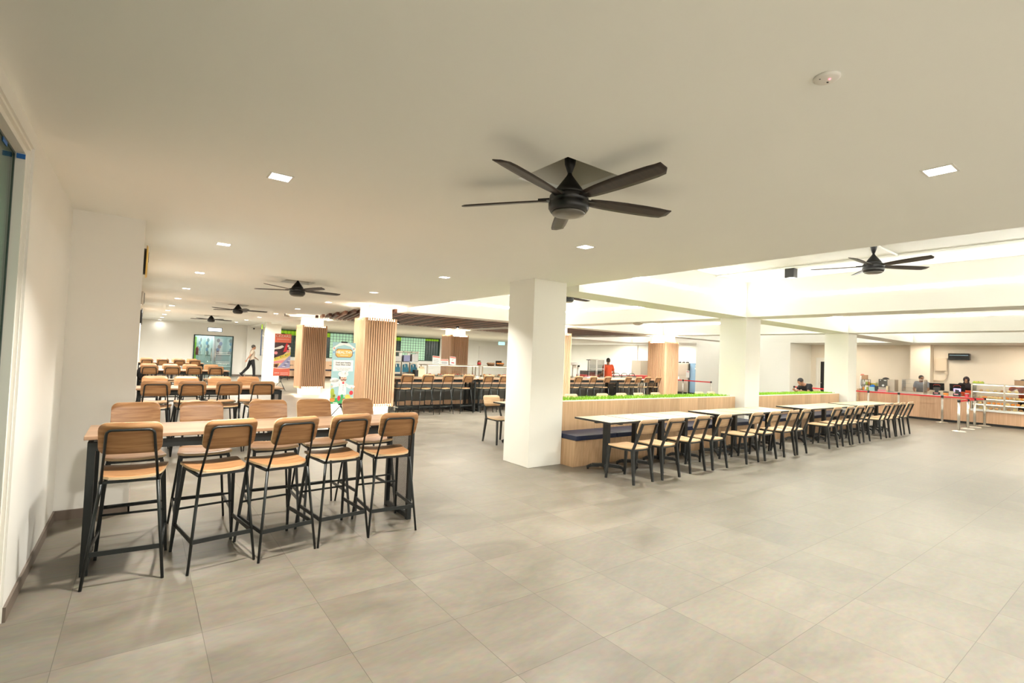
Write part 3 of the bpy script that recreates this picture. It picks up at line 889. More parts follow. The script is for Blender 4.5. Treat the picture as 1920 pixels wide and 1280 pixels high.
def make_bar_table(length):
    t = thing('high_table', 'high oak table', 'table')
    tp = MB().bbox((0, 0, 0.925), (length, 0.60, 0.950), 0.003)
    tp.build('tabletop', 'table_oak', t)
    fr = MB()
    fr.box((0.03, 0.045, 0.918), (length - 0.03, 0.555, 0.925))
    fr.box((0.02, 0.02, 0.845), (length - 0.02, 0.05, 0.905)).box((0.02, 0.55, 0.845), (length - 0.02, 0.58, 0.905)).box((0.02, 0.02, 0.845), (0.05, 0.58, 0.905)).box((length - 0.05, 0.02, 0.845), (length - 0.02, 0.58, 0.905))
    for x in (0.3, length / 2, length - 0.3): fr.box((x - 0.02, 0.05, 0.855), (x + 0.02, 0.55, 0.918))
    fr.build('frame', 'black_metal', t)
    for x in (0.02, length - 0.065):
        for y in (0.02, 0.535):
            MB().bbox((x, y, 0), (x + 0.045, y + 0.045, 0.85), 0.002).build('leg', 'black_metal', t)
        lp = MB().bbox((x + 0.003, 0.06, 0.012), (x + 0.042, 0.54, 0.055), 0.002).build('foot_rail', 'black_metal', t)
        MB().box((x + 0.021, 0.06, 0.055), (x + 0.0225, 0.54, 0.85)).build('mesh_panel', 'perforated', t)
    return t

front = make_bar_table(2.475)
front.location = (-0.275, 4.43, 0)
front['label'] = 'nearest high table with oak top and perforated end panel'
front['group'] = 'high tables in the row by the left wall'
gn = 'stools at the nearest high table'
for i, (x, y, r) in enumerate(((0.005, 4.458, -0.074), (0.513, 4.422, 0.149), (0.949, 4.402, 0.167), (1.42, 4.46, 0.09), (1.89, 4.44, -0.075))):
    stool(x, y, r, '%s oak bar stool from the left wall, near side of the nearest high table' % ORD[i], gn)
for i, (x, r) in enumerate(((0.01, 0.03), (0.49, 0.0), (1.045, -0.03), (1.50, 0.02), (1.975, 0.05))):
    stool(x, 5.13, PI + r, '%s oak bar stool from the left wall, far side of the nearest high table' % ORD[i], gn)
rowname = ['second high table', 'third high table', 'farthest high table']
for k, (yc, xr) in enumerate(((9.15, 1.93), (15.25, 1.92), (21.35, 1.88))):
    tb = make_bar_table(1.95) if k == 0 else dup(tb0, (0, 0, 0))
    if k == 0: tb0 = tb
    tb.location = (xr - 1.95, yc - 0.30, 0)
    tb['label'] = ['second high table from the camera in the row by the left wall', 'third high table from the camera, before the glass door', 'farthest high table of the row by the left wall'][k]
    tb['group'] = 'high tables in the row by the left wall'
    g = 'stools at the ' + rowname[k]
    for i, x in enumerate((0.20, 0.655, 1.11, 1.565)):
        stool(x + random.uniform(-.015, .015), yc - 0.30, random.uniform(-.04, .04), '%s oak bar stool from the wall, near side of the %s' % (ORD[i], rowname[k]), g)
        stool(x + random.uniform(-.015, .015), yc + 0.38, PI + random.uniform(-.04, .04), '%s oak bar stool from the wall, far side of the %s' % (ORD[i], rowname[k]), g)
bp_ = thing('backpack', 'dark backpack resting on the leftmost stool of the third high table', 'bag', (0.075, 14.93, 0.70))
MB().ball((0, 0, 0.17), (0.12, 0.085, 0.17)).ball((0.0, -0.08, 0.11), (0.09, 0.04, 0.09)).build('body', 'black_cloth', bp_)
MB().tube([(-0.04, 0.07, 0.31), (0, 0.08, 0.36), (0.04, 0.07, 0.31)], 0.008).build('handle', 'black_cloth', bp_)

# ================================================================== dining chairs, tables, bench
def make_chair():
    t = thing('dining_chair', 'oak dining chair', 'chair')
    seat_plate(0.205, 0.185, 0.225, -0.215, 0.462, 0.015, 0.008, 0.1).build('seat', ['oak_pale', 'ply_edge'], t)
    lean = lambda z: -0.205 - (z - 0.44) * 0.34
    lo, hi = rounded(0.655, 0.855, 0.185, 0.05)
    MB().sheet(cols(0.185, 0.05), lo, hi, lambda x, z: (x, lean(z) - 0.018 * (1 - (x / 0.185) ** 2) + 0.012, z), (0, 0.013, 0), 4, 0, 1).build('backrest', ['oak_pale', 'ply_edge'], t)
    fr = MB()
    zt = 0.80
    for s in (-1, 1): fr.bar((s * 0.172, -0.205, 0.44), (s * 0.150, lean(zt) - 0.012, zt), 0.024, 0.030, 0, (0, 1, 0))
    fr.bar((-0.157, lean(zt) - 0.012, zt - 0.007), (0.157, lean(zt) - 0.012, zt - 0.007), 0.020, 0.014)
    fr.build('back_frame', 'dark_metal', t)
    sf = MB()
    for s in (-1, 1): sf.bar((s * 0.172, -0.205, 0.435), (s * 0.178, 0.195, 0.435), 0.016, 0.026)
    sf.bar((-0.172, -0.20, 0.435), (0.172, -0.20, 0.435), 0.014, 0.024).bar((-0.178, 0.19, 0.435), (0.178, 0.19, 0.435), 0.014, 0.024)
    sf.build('seat_frame', 'dark_metal', t)
    for s in (-1, 1):
        MB().bar((s * 0.172, -0.200, 0.445), (s * 0.198, -0.255, 0.0), 0.032, 0.046, 0, (0, 1, 0), 0.024, 0.028).build('leg', 'dark_metal', t)
        MB().bar((s * 0.178, 0.190, 0.445), (s * 0.196, 0.225, 0.0), 0.030, 0.040, 0, (0, 1, 0), 0.024, 0.026).build('leg', 'dark_metal', t)
    return t
CHAIR = make_chair()
CX = [5.42, 6.01, 6.73, 7.28, 8.245, 8.845, 9.557, 10.04, 11.48, 12.15, 12.673, 13.32, 14.413, 15.0, 15.468, 16.15]
clus = ['nearest', 'second', 'third', 'farthest']
for i, x in enumerate(CX):
    lab = '%s oak dining chair of four along the %s cluster of cafe tables' % (ORD[i % 4], clus[i // 4])
    c = CHAIR if i == 0 else dup(CHAIR, (0, 0, 0))
    c.location = (x, 4.505 + random.uniform(-.01, .01) + (0.04 if i == 2 else 0), 0)
    c.rotation_euler = (0, 0, random.uniform(-.03, .03)); c['label'] = lab; c['group'] = 'dining chairs along the bench'

def make_table():
    t = thing('cafe_table', 'square cafe table', 'table')
    hx, hy = 0.304, 0.350
    MB().bbox((-hx, -hy, 0.728), (hx, hy, 0.75), 0.002).build('tabletop', 'maple_top', t)
    MB().box((-hx - 0.010, -hy - 0.008, 0.724), (hx + 0.010, hy + 0.008, 0.7492)).build('edge_band', 'black_plastic', t)
    MB().box((-0.23, -0.24, 0.712), (0.23, 0.24, 0.724)).bar((-0.24, 0, 0.706), (0.24, 0, 0.706), 0.05, 0.02).bar((0, -0.28, 0.706), (0, 0.28, 0.706), 0.05, 0.02).build('support_plate', 'dark_metal', t)
    MB().bbox((-0.040, -0.040, 0.04), (0.040, 0.040, 0.712), 0.006).build('pedestal', 'dark_metal', t)
    for a in range(4):
        an = PI / 4 + a * PI / 2
        d = Vector((math.cos(an), math.sin(an), 0))
        ft = MB()
        p0, p1, p2 = d * 0.02 + Vector((0, 0, 0.075)), d * 0.20 + Vector((0, 0, 0.062)), d * 0.275 + Vector((0, 0, 0.030))
        ft.bar(p0, p1, 0.060, 0.046).bar(p1, p2, 0.060, 0.042, 0, (0, 0, 1), 0.052, 0.030)
        ft.lathe([(0.016, 0), (0.016, 0.02)], tuple(d * 0.258), 10)
        ft.build('foot', 'dark_metal', t)
    return t
TABLE = make_table()
k = 0
for g, x0 in enumerate((5.25, 8.13, 11.47, 14.25)):
    for i in range(4):
        t = TABLE if k == 0 else dup(TABLE, (0, 0, 0))
        t.location = (x0 + 0.325 + i * 0.645, 5.06, 0); k += 1
        t['label'] = '%s pale square cafe table from the large column in the %s cluster' % (ORD[i], clus[g])
        t['group'] = 'cafe tables along the bench'
# cafe table and chairs on the far side of the planter
t = dup(TABLE, (5.72, 7.42, 0), 0, 'pale cafe table peeking out behind the large white column', 'cafe tables behind the planter')
t = dup(TABLE, (6.37, 7.42, 0), 0, 'pale cafe table hidden behind the planter beside the large column', 'cafe tables behind the planter')
for i, x in enumerate((5.46, 7.57, 8.55, 9.21, 9.84, 10.5, 12.4, 13.0)):
    lab = 'oak dining chair left of the large white column facing the camera' if i == 0 else '%s oak chair back from the large column showing above the grass planter' % ORD[i - 1]
    dup(CHAIR, (x, 7.62, 0), PI + random.uniform(-.05, .05), lab, 'chairs behind the planter')

def bench(xa, xb, label, end):
    t = thing('bench', label, 'bench', ((xa + xb) / 2, 5.6, 0))
    h = (xb - xa) / 2
    b = MB()
    prof = [(-0.185, 0.0), (-0.225, 0.395), (0.28, 0.395), (0.28, 0.0)]
    b.prism(prof, lambda u, v: (-h, u, v), lambda u, v: (h, u, v))
    b.build('seat_base', 'panel_wood', t)
    n = int(round(2 * h / 0.9))
    for i in range(n):
        a = -h + 2 * h * i / n
        MB().bbox((a + 0.002, -0.245, 0.395), (a + 2 * h / n - 0.002, 0.28, 0.468), 0.014).build('cushion', 'navy_cushion', t)
    MB().bbox((-h, 0.28, 0), (h, 0.31, 0.925), 0.002).build('back_panel', 'panel_wood', t)
    return t
bench(5.25, 10.59, 'long wood bench with navy cushion from the large column to the next', 0)
bench(11.23, 16.22, 'second wood bench with navy cushion beyond the middle white column', 0)
for xa, xb, lab in ((5.25, 10.59, 'grass topped planter box behind the first bench'), (11.23, 16.22, 'grass topped planter box behind the second bench')):
    t = thing('planter', lab, 'planter', ((xa + xb) / 2, 6.2, 0))
    h = (xb - xa) / 2
    MB().box((-h, -0.288, 0), (h, -0.24, 0.938)).box((-h, 0.24, 0), (h, 0.29, 0.938)).box((-h, -0.24, 0), (-h + 0.04, 0.24, 0.938)).box((h - 0.04, -0.24, 0), (h, 0.24, 0.938)).box((-h, -0.24, 0), (h, 0.24, 0.91)).build('box', 'white_frame', t)
    g = MB()
    rnd = random.Random(3)
    g.box((-h + 0.04, -0.24, 0.91), (h - 0.04, 0.24, 0.935))
    for i in range(int(h * 2 * 620)):
        x, y = rnd.uniform(-h + 0.05, h - 0.05), rnd.uniform(-0.235, 0.235)
        a = rnd.uniform(0, PI); l = rnd.uniform(0.025, 0.045); dx, dy = math.cos(a) * 0.006, math.sin(a) * 0.006
        ox, oy = rnd.uniform(-.018, .018), rnd.uniform(-.018, .018)
        g.add([(x - dx, y - dy, 0.933), (x + dx, y + dy, 0.933), (x + ox, y + oy, 0.935 + l)], [(0, 1, 2)])
    tag(g.build('artificial_grass', 'grass', t), kind='stuff')

# ================================================================== fans
def make_fan(stem_top):
    t = thing('ceiling_fan', 'ceiling fan', 'ceiling fan')
    s = stem_top                                       # height of the fixing above the blades
    MB().lathe([(0.012, 0.185), (0.035, 0.25), (0.060, s - 0.01), (0.060, s)], seg=20).build('canopy', 'fan_black', t)
    MB().lathe([(0.105, 0.042), (0.092, 0.075), (0.062, 0.115), (0.036, 0.15), (0.018, 0.175), (0.013, 0.19), (0.013, 0.215)], seg=28).build('downrod_cover', 'fan_black', t)
    MB().lathe([(0.118, 0.046), (0.126, 0.036), (0.128, 0.006), (0.122, 0.0), (0.132, -0.012), (0.130, -0.045), (0.115, -0.068)], seg=32).build('motor', 'fan_black', t)
    MB().lathe([(0.108, -0.066), (0.104, -0.082), (0.07, -0.092), (0.02, -0.095)], seg=28).build('bottom_cap', 'fan_cap', t)
    for k in range(5):
        a = math.radians(53.5) + k * 2 * PI / 5
        M = Matrix.Rotation(a, 4, 'Z') @ Matrix.Rotation(math.radians(-13), 4, 'X')
        b = MB()
        xs = [0.145, 0.20, 0.28, 0.40, 0.55, 0.66, 0.715, 0.75]
        wl_ = [-0.040, -0.048, -0.055, -0.060, -0.060, -0.056, -0.050, -0.050]
        wh_ = [0.035, 0.045, 0.052, 0.058, 0.060, 0.058, 0.050, 0.010]
        ip = lambda arr, x: arr[max(i for i in range(len(xs)) if xs[i] <= x + 1e-6)]
        b.sheet(xs, lambda x: ip(wl_, x), lambda x: ip(wh_, x), lambda x, v: M @ Vector((x, v, 0.012 + 0.02 * (v * 8) ** 2 * 0.3)), (0, 0, 0.007), 4)
        bo = b.build('blade', 'fan_wood', t)
        MB().bar(M @ Vector((0.10, 0, 0.018)), M @ Vector((0.20, 0, 0.022)), 0.07, 0.014, 0, (0, 0, 1), 0.05, 0.010).build('bracket', 'fan_black', bo)
    return t
FAN = make_fan(0.52)
flab = ['nearest black ceiling fan hung in a square ceiling recess', 'second black ceiling fan from the camera over the high tables', 'third black ceiling fan from the camera over the high tables', 'farthest black ceiling fan near the glass door']
for i, (x, y) in enumerate(FANS):
    f = FAN if i == 0 else dup(FAN, (0, 0, 0))
    f.location = (x, y, ZC + 0.36 - 0.52); f['label'] = flab[i]; f['group'] = 'ceiling fans in the low ceiling'
    f.rotation_euler = (0, 0, (0, 0.35, 0.2, 0.5)[i])
HF = make_fan(0.39)
for i, (x, y, lab) in enumerate(((8.12, 2.55, 'dark ceiling fan in the nearest bay of the hall ceiling'), (14.05, 2.5, 'dark ceiling fan in the second hall bay, behind the first beam'), (8.1, 8.7, 'dark ceiling fan mostly hidden behind the large white column'), (14.0, 9.2, 'dark ceiling fan seen small above the bar beside the white beam'))):
    f = HF if i == 0 else dup(HF, (0, 0, 0))
    f.location = (x, y, ZH - 0.39); f['label'] = lab; f['group'] = 'ceiling fans of the hall'
    f.rotation_euler = (0, 0, (0.95, 0.2, 0.4, 0.1)[i])

# ceiling fittings
t = thing('smoke_detector', 'round white smoke detector with red light on the near ceiling', 'smoke detector', (2.165, 0.85, ZC))
MB().lathe([(0.048, 0.0), (0.048, -0.006), (0.040, -0.012), (0.01, -0.014)], seg=28).build('body', 'white_plastic', t)
MB().ball((-0.004, -0.012, -0.014), 0.0045, 0, 10, 6).build('indicator', 'led_red', t)
MB().box((0.012, 0.0, -0.0155), (0.020, 0.006, -0.010)).box((-0.03, 0.012, -0.013), (-0.024, 0.017, -0.008)).build('slot', 'black_plastic', t)
for i, (a, b) in enumerate((((9.36, -0.03, ZH - 0.015), (9.36, 5.67, ZH - 0.015)), ((7.0, 2.62, ZH - 0.015), (9.36, 2.62, ZH - 0.015)))):
    tag(MB().tube([a, b], 0.014, 8).build('conduit', 'hall_paint'), ['white conduit pipe running along the near hall ceiling bay', 'short white conduit pipe crossing towards the hall fan'][i], 'pipe')
t = thing('security_camera', 'small white security camera on the ceiling near the coral banner', 'camera', (3.86, 18.1, ZC))
MB().lathe([(0.04, 0), (0.04, -0.03), (0.02, -0.04)], seg=14).build('mount', 'white_plastic', t)
MB().tube([(0, 0, -0.06), (0.1, -0.14, -0.09)], 0.035, 12).build('housing', 'steel_dull', t)
t = thing('wall_camera', 'tiny black camera high on the far wall beside the glass door', 'camera', (4.93, YF - 0.3, 2.62))
MB().bbox((-0.04, -0.04, -0.03), (0.04, 0, 0.03), 0.006).ball((0, -0.05, -0.02), 0.03, 0, 10, 6).build('body', 'black_plastic', t)
for i, (x, y, lab) in enumerate(((10.9, 8.9, 'round smoke detector under the hall beam above the bar'),)):
    t = thing('smoke_detector', lab, 'smoke detector', (x, y, ZB))
    MB().lathe([(0.13, 0), (0.13, -0.03), (0.06, -0.06)], seg=18).build('body', 'steel_dull', t)

# wall clock and other fittings on the wall beyond the return
def clock(y, z, r, label, rim='gold'):
    t = thing('wall_clock', label, 'clock', (XP + 0.015 if y < 6.6 else XP, y, z))
    R = Matrix.Rotation(PI / 2, 4, 'Y')
    def disc(prof, mm, nm):
        m = MB(); m.lathe(prof, seg=28); m.v = [tuple(R @ Vector(p)) for p in m.v]
        return m.build(nm, mm, t)
    disc([(r * 0.8, 0), (r * 0.8, 0.022)], 'black_plastic', 'case')
    disc([(r, 0.022), (r, 0.03), (r * 0.93, 0.038)], rim, 'bezel')
    disc([(r * 0.9, 0.0385), (r * 0.9, 0.040)], 'white_plastic', 'dial')
    MB().bar((0.042, 0, 0), (0.042, 0, r * 0.6), 0.012, 0.003, 0, (1, 0, 0)).bar((0.042, 0, 0), (0.042, r * 0.4, 0.03), 0.012, 0.003, 0, (1, 0, 0)).build('hands', 'black_plastic', t)
clock(6.25, 2.42, 0.165, 'black and gold wall clock on the side of the return wall')
clock(12.5, 2.13, 0.17, 'farther black wall clock down the left wall', 'black_plastic')
t = thing('wall_speaker', 'small grey speaker on the left wall beyond the clock', 'speaker', (XP, 8.6, 2.22))
MB().bbox((0, -0.08, -0.09), (0.045, 0.08, 0.09), 0.02).build('cabinet', 'steel_dull', t)
MB().bbox((0.045, -0.06, -0.07), (0.05, 0.06, 0.07), 0.004).build('grille', 'grey_panel', t)
t = thing('exit_sign', 'lit white KELUAR exit sign hanging above the glass door', 'sign', (2.76, 27.0, 2.345))
MB().bbox((-0.30, -0.025, -0.09), (0.30, 0.025, 0.09), 0.01).build('frame', 'sign_blue', t)
MB().box((-0.27, -0.03, -0.068), (0.27, -0.026, 0.068)).build('face', 'sign_lit', t)
text('lettering', 'KELUAR', 0.115, 'sign_blue', t, facing_y(-0.04, -0.031, 0), sx=0.95)
MB().bar((0.19, -0.031, -0.03), (0.215, -0.031, 0.02), 0.004, 0.02, 0, (1, 0, 0)).ball((0.205, -0.031, 0.035), (0.012, 0.002, 0.012), 0, 8, 6).build('pictogram', 'sign_blue', t)
MB().tube([(0, 0, 0.09), (0, 0, ZC - 2.345)], 0.006).build('hanger', 'white_plastic', t)
t = thing('exit_sign', 'small cyan lit exit sign left of the large white column', 'sign', (20.66, 29.0, 2.56))
MB().bbox((-0.30, -0.03, -0.12), (0.30, 0.03, 0.12), 0.01).build('frame', 'white_plastic', t)
MB().box((-0.27, -0.034, -0.10), (0.27, -0.031, 0.10)).build('face', 'sign_cyan', t)
MB().bar((0.05, -0.036, 0.0), (0.17, -0.036, 0.0), 0.03, 0.003, 0, (0, 1, 0)).bar((-0.13, -0.036, -0.05), (-0.10, -0.036, 0.04), 0.003, 0.04, 0, (1, 0, 0)).build('pictogram', 'white_plastic', t)
MB().tube([(0, 0, 0.12), (0, 0, ZB + 0.02 - 2.56)], 0.008).build('hanger', 'white_plastic', t)
t = thing('narrow_wall_sign', 'narrow dark blue sign with lime top seen edge-on by the far column', 'sign', (4.45, 25.3, 1.95))
MB().box((-0.012, -0.07, -0.72), (0.012, 0.07, 0.50)).build('board', 'p_navy', t)
MB().box((-0.013, -0.071, 0.50), (0.013, 0.071, 0.72)).build('cap', 'lime', t)
MB().bar((0.012, 0, 0.2), (0.12, 0, 0.2), 0.03, 0.03).bar((0.012, 0, -0.4), (0.12, 0, -0.4), 0.03, 0.03).build('bracket', 'steel', t)
# ================================================================== the bar with stools
for i, (x, lab) in enumerate(((5.31, 'high bar table nearest the slat clad column with the chef banner'), (7.85, 'second high bar table, ending behind the large white column'), (11.33, 'third high bar table, right of the large white column'), (13.80, 'fourth high bar table, at the far clad column'))):
    t = dup(front, (x, 12.05, 0), 0, lab, 'high tables along the bar')
    if i == 3: t.scale = (0.93, 1, 1)
for i, x in enumerate((5.51, 6.09, 6.68, 7.32, 8.0, 8.55, 9.15)):
    stool(x, 12.09, random.uniform(-.04, .04), '%s oak bar stool from the chef banner column along the bar' % ORD[i], 'stools along the bar')
for i, x in enumerate((11.57, 12.24, 12.94, 14.02, 14.58, 15.1, 15.72)):
    stool(x, 12.09, random.uniform(-.04, .04), '%s oak bar stool along the bar counted from the large white column' % ORD[i], 'stools along the bar')

def bar_counter(xa, xb, label):
    t = thing('bar_counter', label, 'counter', ((xa + xb) / 2, 13.0, 0))
    h = (xb - xa) / 2
    MB().box((-h, 0.02, 0), (h, 0.70, 0.14)).build('plinth', 'black_plastic', t)
    MB().box((-h, 0.0, 0.14), (h, 0.72, 0.27)).build('kick_board', 'counter_wood', t)
    MB().box((-h, 0.005, 0.27), (h, 0.72, 0.74)).build('front_panel', 'grey_panel', t)
    MB().box((-h, -0.01, 0.74), (h, 0.72, 0.82)).build('apron', 'counter_wood', t)
    MB().bbox((-h, -0.03, 0.90), (h, 0.76, 0.945), 0.004).box((-h + 0.05, 0.05, 0.82), (h - 0.05, 0.68, 0.90)).build('worktop', 'maple_top', t)
    return t
bar_counter(5.55, 10.3, 'dark fronted wood bar counter behind the stools near the chef banner')
bar_counter(11.4, 16.05, 'dark fronted wood bar counter behind the stools right of the large column')

# glass food display on the left counter
def glass_display(xa, xb, label, grp):
    t = thing('glass_display', label, 'display case', ((xa + xb) / 2, 13.38, 0.945))
    h = (xb - xa) / 2
    f = MB()
    for x in (-h, h - 0.03):
        for y in (-0.22, 0.19): f.box((x, y, 0), (x + 0.03, y + 0.03, 0.33))
    f.build('post', 'steel_dull', t)
    MB().bbox((-h - 0.04, -0.25, 0.33), (h + 0.04, 0.26, 0.352), 0.003).build('top_shelf', 'steel_dull', t)
    MB().box((-h + 0.03, -0.212, 0.01), (h - 0.03, -0.207, 0.33)).build('pane', 'clear_glass', t)
    MB().box((-h + 0.05, -0.18, 0.322), (h - 0.05, -0.15, 0.329)).build('light_tube', 'case_light', t)
    fo = MB()
    rnd = random.Random(int(xa * 10))
    x = -h + 0.12
    while x < h - 0.12:
        fo.bbox((x, -0.15, 0.002), (x + 0.24, 0.15, 0.05), 0.006)
        for k in range(9): fo.ball((x + rnd.uniform(.04, .2), rnd.uniform(-.11, .11), 0.055), rnd.uniform(.018, .03), rnd.choice((1, 2, 3)), 8, 5)
        x += 0.28
    tag(fo.build('food_trays', ['steel', 'p_orange', 'p_cream', 'p_red'], t), kind='stuff')
    return t
glass_display(6.75, 8.60, 'long glass food display on the bar counter, menu cards on top', 'glass displays')
glass_display(8.68, 10.2, 'lit glass food display next to the large white column', 'glass displays')

# juice dispensers
for i, x in enumerate((5.93, 6.19, 6.45)):
    t = thing('juice_dispenser', '%s drink dispenser from the left with teal front on the bar counter' % ORD[i], 'drink dispenser', (x, 13.45, 0.945), 0, 'drink dispensers on the bar')
    MB().bbox((-0.118, -0.17, 0), (0.118, 0.17, 0.05), 0.008).build('drip_tray', 'black_plastic', t)
    MB().bbox((-0.118, -0.02, 0.05), (0.118, 0.16, 0.40), 0.01).build('body', 'steel', t)
    p = MB(); p.prism([(-0.095, 0.11), (0.095, 0.11), (0.095, 0.30)] + [(0.095 * math.cos(a), 0.30 + 0.05 * math.sin(a)) for a in [q * PI / 8 for q in range(1, 8)]] + [(-0.095, 0.30)], lambda u, v: (u, -0.028, v), lambda u, v: (u, -0.021, v))
    p.build('front_panel', 'p_teal', t)
    for sx in (-0.05, 0.05):
        MB().tube([(sx, -0.03, 0.32), (sx, -0.075, 0.32), (sx, -0.075, 0.25)], 0.012).build('tap', 'white_plastic', t)
    MB().bbox((-0.108, -0.10, 0.405), (0.108, 0.14, 0.68), 0.02).build('tank', 'clear_glass', t)
    MB().bbox((-0.10, -0.09, 0.41), (0.10, 0.13, 0.56 + 0.04 * i), 0.02).build('drink', ['p_white', 'p_lilac', 'p_white'][i], t)
    MB().bbox((-0.115, -0.11, 0.68), (0.115, 0.15, 0.71), 0.01).build('lid', 'steel', t)
def paper_bag(x, y, z, w_, d_, h_, label):
    t = thing('paper_bag', label, 'bag', (x, y, z), random.uniform(-.1, .1), 'kraft bags on the bar')
    m = MB()
    m.prism([(-w_ / 2, 0), (w_ / 2, 0), (w_ / 2, h_), (-w_ / 2, h_)], lambda u, v: (u, -d_ / 2 + (v / h_) ** 2 * d_ * 0.38, v), lambda u, v: (u, d_ / 2 - (v / h_) ** 2 * d_ * 0.38, v))
    m.build('body', 'p_kraft', t)
    MB().box((-w_ / 2 - 0.002, -0.022, h_ - 0.03), (w_ / 2 + 0.002, 0.022, h_ + 0.004)).build('folded_top', 'p_kraft', t)
paper_bag(6.545, 13.16, 0.945, 0.22, 0.14, 0.235, 'left kraft paper bag on the bar counter beside the glass display')
paper_bag(6.655, 13.34, 0.945, 0.14, 0.12, 0.28, 'right kraft paper bag on the bar counter touching the glass display')
t = thing('cutlery_box', 'black box left of the kraft bags on the bar counter', 'box', (6.37, 13.14, 0.945))
MB().bbox((-0.05, -0.09, 0), (0.05, 0.09, 0.18), 0.006).build('body', 'black_plastic', t)
MB().bbox((-0.052, -0.092, 0.18), (0.052, 0.092, 0.19), 0.003).build('lid', 'grey_panel', t)
# menu cards
for i, (x, wd, hh, lab) in enumerate(((7.13, 0.25, 0.26, 'left menu card with coral header on the glass display'), (7.42, 0.27, 0.17, 'middle wide menu card with coral header on the glass display'), (7.70, 0.22, 0.26, 'right menu card with red labels on the glass display'))):
    t = thing('menu_card', lab, 'sign', (x, 13.34, 0.945 + 0.353), 0, 'menu cards on the glass display')
    t.rotation_euler = (math.radians(-10), math.radians((4, 0, 5)[i]), 0)
    MB().box((-wd / 2, -0.004, 0), (wd / 2, 0.004, hh)).build('card', 'p_white', t)
    MB().box((-wd / 2 + 0.01, -0.006, hh - 0.05), (wd / 2 - 0.01, -0.0045, hh - 0.012)).build('header', 'p_coral', t)
    b = MB()
    if i < 2:
        for k in range(4): b.box((-wd / 2 + 0.03, -0.0055, 0.03 + k * (hh - 0.1) / 4), (wd / 2 - 0.03 - 0.02 * (k % 2), -0.0045, 0.042 + k * (hh - 0.1) / 4))
    else:
        b.bar((-0.03, -0.005, 0.12), (0.02, -0.005, 0.19), 0.012, 0.002, 0, (0, 1, 0)).box((-0.05, -0.0055, 0.05), (0.05, -0.0045, 0.08), 1)
    b.build('print', ['p_grey', 'p_red'], t)
# things on the display tops
t = thing('snack_jar', 'dark jar with red label on the bar display top', 'jar', (8.68, 13.36, 1.298))
MB().lathe([(0.05, 0), (0.062, 0.03), (0.062, 0.11), (0.045, 0.14)], seg=16).build('body', 'p_brown', t)
MB().lathe([(0.047, 0.14), (0.047, 0.16)], seg=16).build('lid', 'black_plastic', t)
MB().lathe([(0.0635, 0.04), (0.0635, 0.09)], seg=16).build('label', 'p_red', t)
for i, (x, c, lab) in enumerate(((9.13, 'p_card', 'left woven bread basket on the bar display top'), (9.50, 'p_orange', 'right woven basket with rolls on the bar display top'))):
    t = thing('bread_basket', lab, 'basket', (x, 13.36, 1.298), 0, 'baskets on the bar display')
    MB().lathe([(0.08, 0), (0.12, 0.07), (0.125, 0.075)], seg=18, sx=1.25).build('basket', 'p_card', t)
    for k in range(4): MB().ball((-0.09 + 0.06 * k, 0.02 * (-1) ** k, 0.08), (0.045, 0.04, 0.03), 0, 10, 6).build('bread_roll', c, t)
t = thing('tablet_stand', 'black framed tablet behind the baskets on the bar display', 'tablet', (9.55, 13.52, 1.298))
MB().bbox((-0.12, -0.006, 0.01), (0.12, 0.006, 0.17), 0.004).build('frame', 'black_gloss', t)
MB().bar((0, 0.01, 0.1), (0, 0.07, 0.0), 0.04, 0.006).build('stand', 'black_plastic', t)

# right half of the bar: glass tower, posts, red belts, hooped trays, steel screens
t = thing('glass_tower', 'tall glass display cabinet on the bar left of the man in orange', 'display case', (14.1, 13.42, 0.945))
f = MB()
for x in (-0.20, 0.185):
    for y in (-0.22, 0.20): f.box((x, y, 0), (x + 0.015, y + 0.015, 0.70))
for z in (0.0, 0.34, 0.69): f.box((-0.20, -0.22, z), (0.20, -0.20, z + 0.015)).box((-0.20, 0.20, z), (0.20, 0.22, z + 0.015)).box((-0.20, -0.2, z), (-0.185, 0.2, z + 0.015)).box((0.185, -0.2, z), (0.20, 0.2, z + 0.015))
f.build('frame', 'white_plastic', t)
for y in (-0.212, 0.208): MB().box((-0.185, y, 0.015), (0.185, y + 0.004, 0.69)).build('pane', 'clear_glass', t)
MB().box((-0.185, -0.2, 0.345), (0.185, 0.2, 0.351)).build('shelf', 'clear_glass', t)
t = thing('slim_stand', 'thin black upright stand on the bar beside the glass tower', 'stand', (13.72, 13.5, 0.945))
MB().lathe([(0.07, 0), (0.07, 0.012), (0.018, 0.02), (0.014, 0.66)], seg=12).build('pole', 'black_plastic', t)
MB().bbox((-0.09, -0.02, 0.66), (0.09, 0.02, 0.685), 0.004).build('crossbar', 'black_plastic', t)
MB().bbox((-0.10, -0.03, 0.22), (0.05, 0.03, 0.25), 0.004).build('arm', 'black_plastic', t)
t = thing('warmer_hood', 'white upright food warmer on the bar right of the large column', 'food warmer', (12.95, 13.45, 0.945))
MB().bbox((-0.26, -0.2, 0), (0.26, 0.2, 0.05), 0.01).build('base', 'steel', t)
MB().bbox((-0.09, -0.03, 0.05), (0.09, 0.03, 0.46), 0.01).build('upright', 'white_plastic', t)
MB().lathe([(0.22, 0.46), (0.24, 0.49), (0.2, 0.545), (0.03, 0.56)], seg=20).build('hood', 'white_plastic', t)
MB().lathe([(0.05, 0.05), (0.055, 0.12), (0.055, 0.40)], (0.22, 0, 0), 12).build('canister', 'white_plastic', t)
MB().lathe([(0.05, 0.40), (0.035, 0.47)], (0.22, 0, 0), 12).build('canister_cap', 'black_plastic', t)
t = thing('serving_tray', 'white serving tray on the bar in front of the glass tower', 'tray', (13.55, 13.2, 0.945))
MB().bbox((-0.3, -0.13, 0), (0.3, 0.13, 0.035), 0.008).build('tray', 'p_white', t)
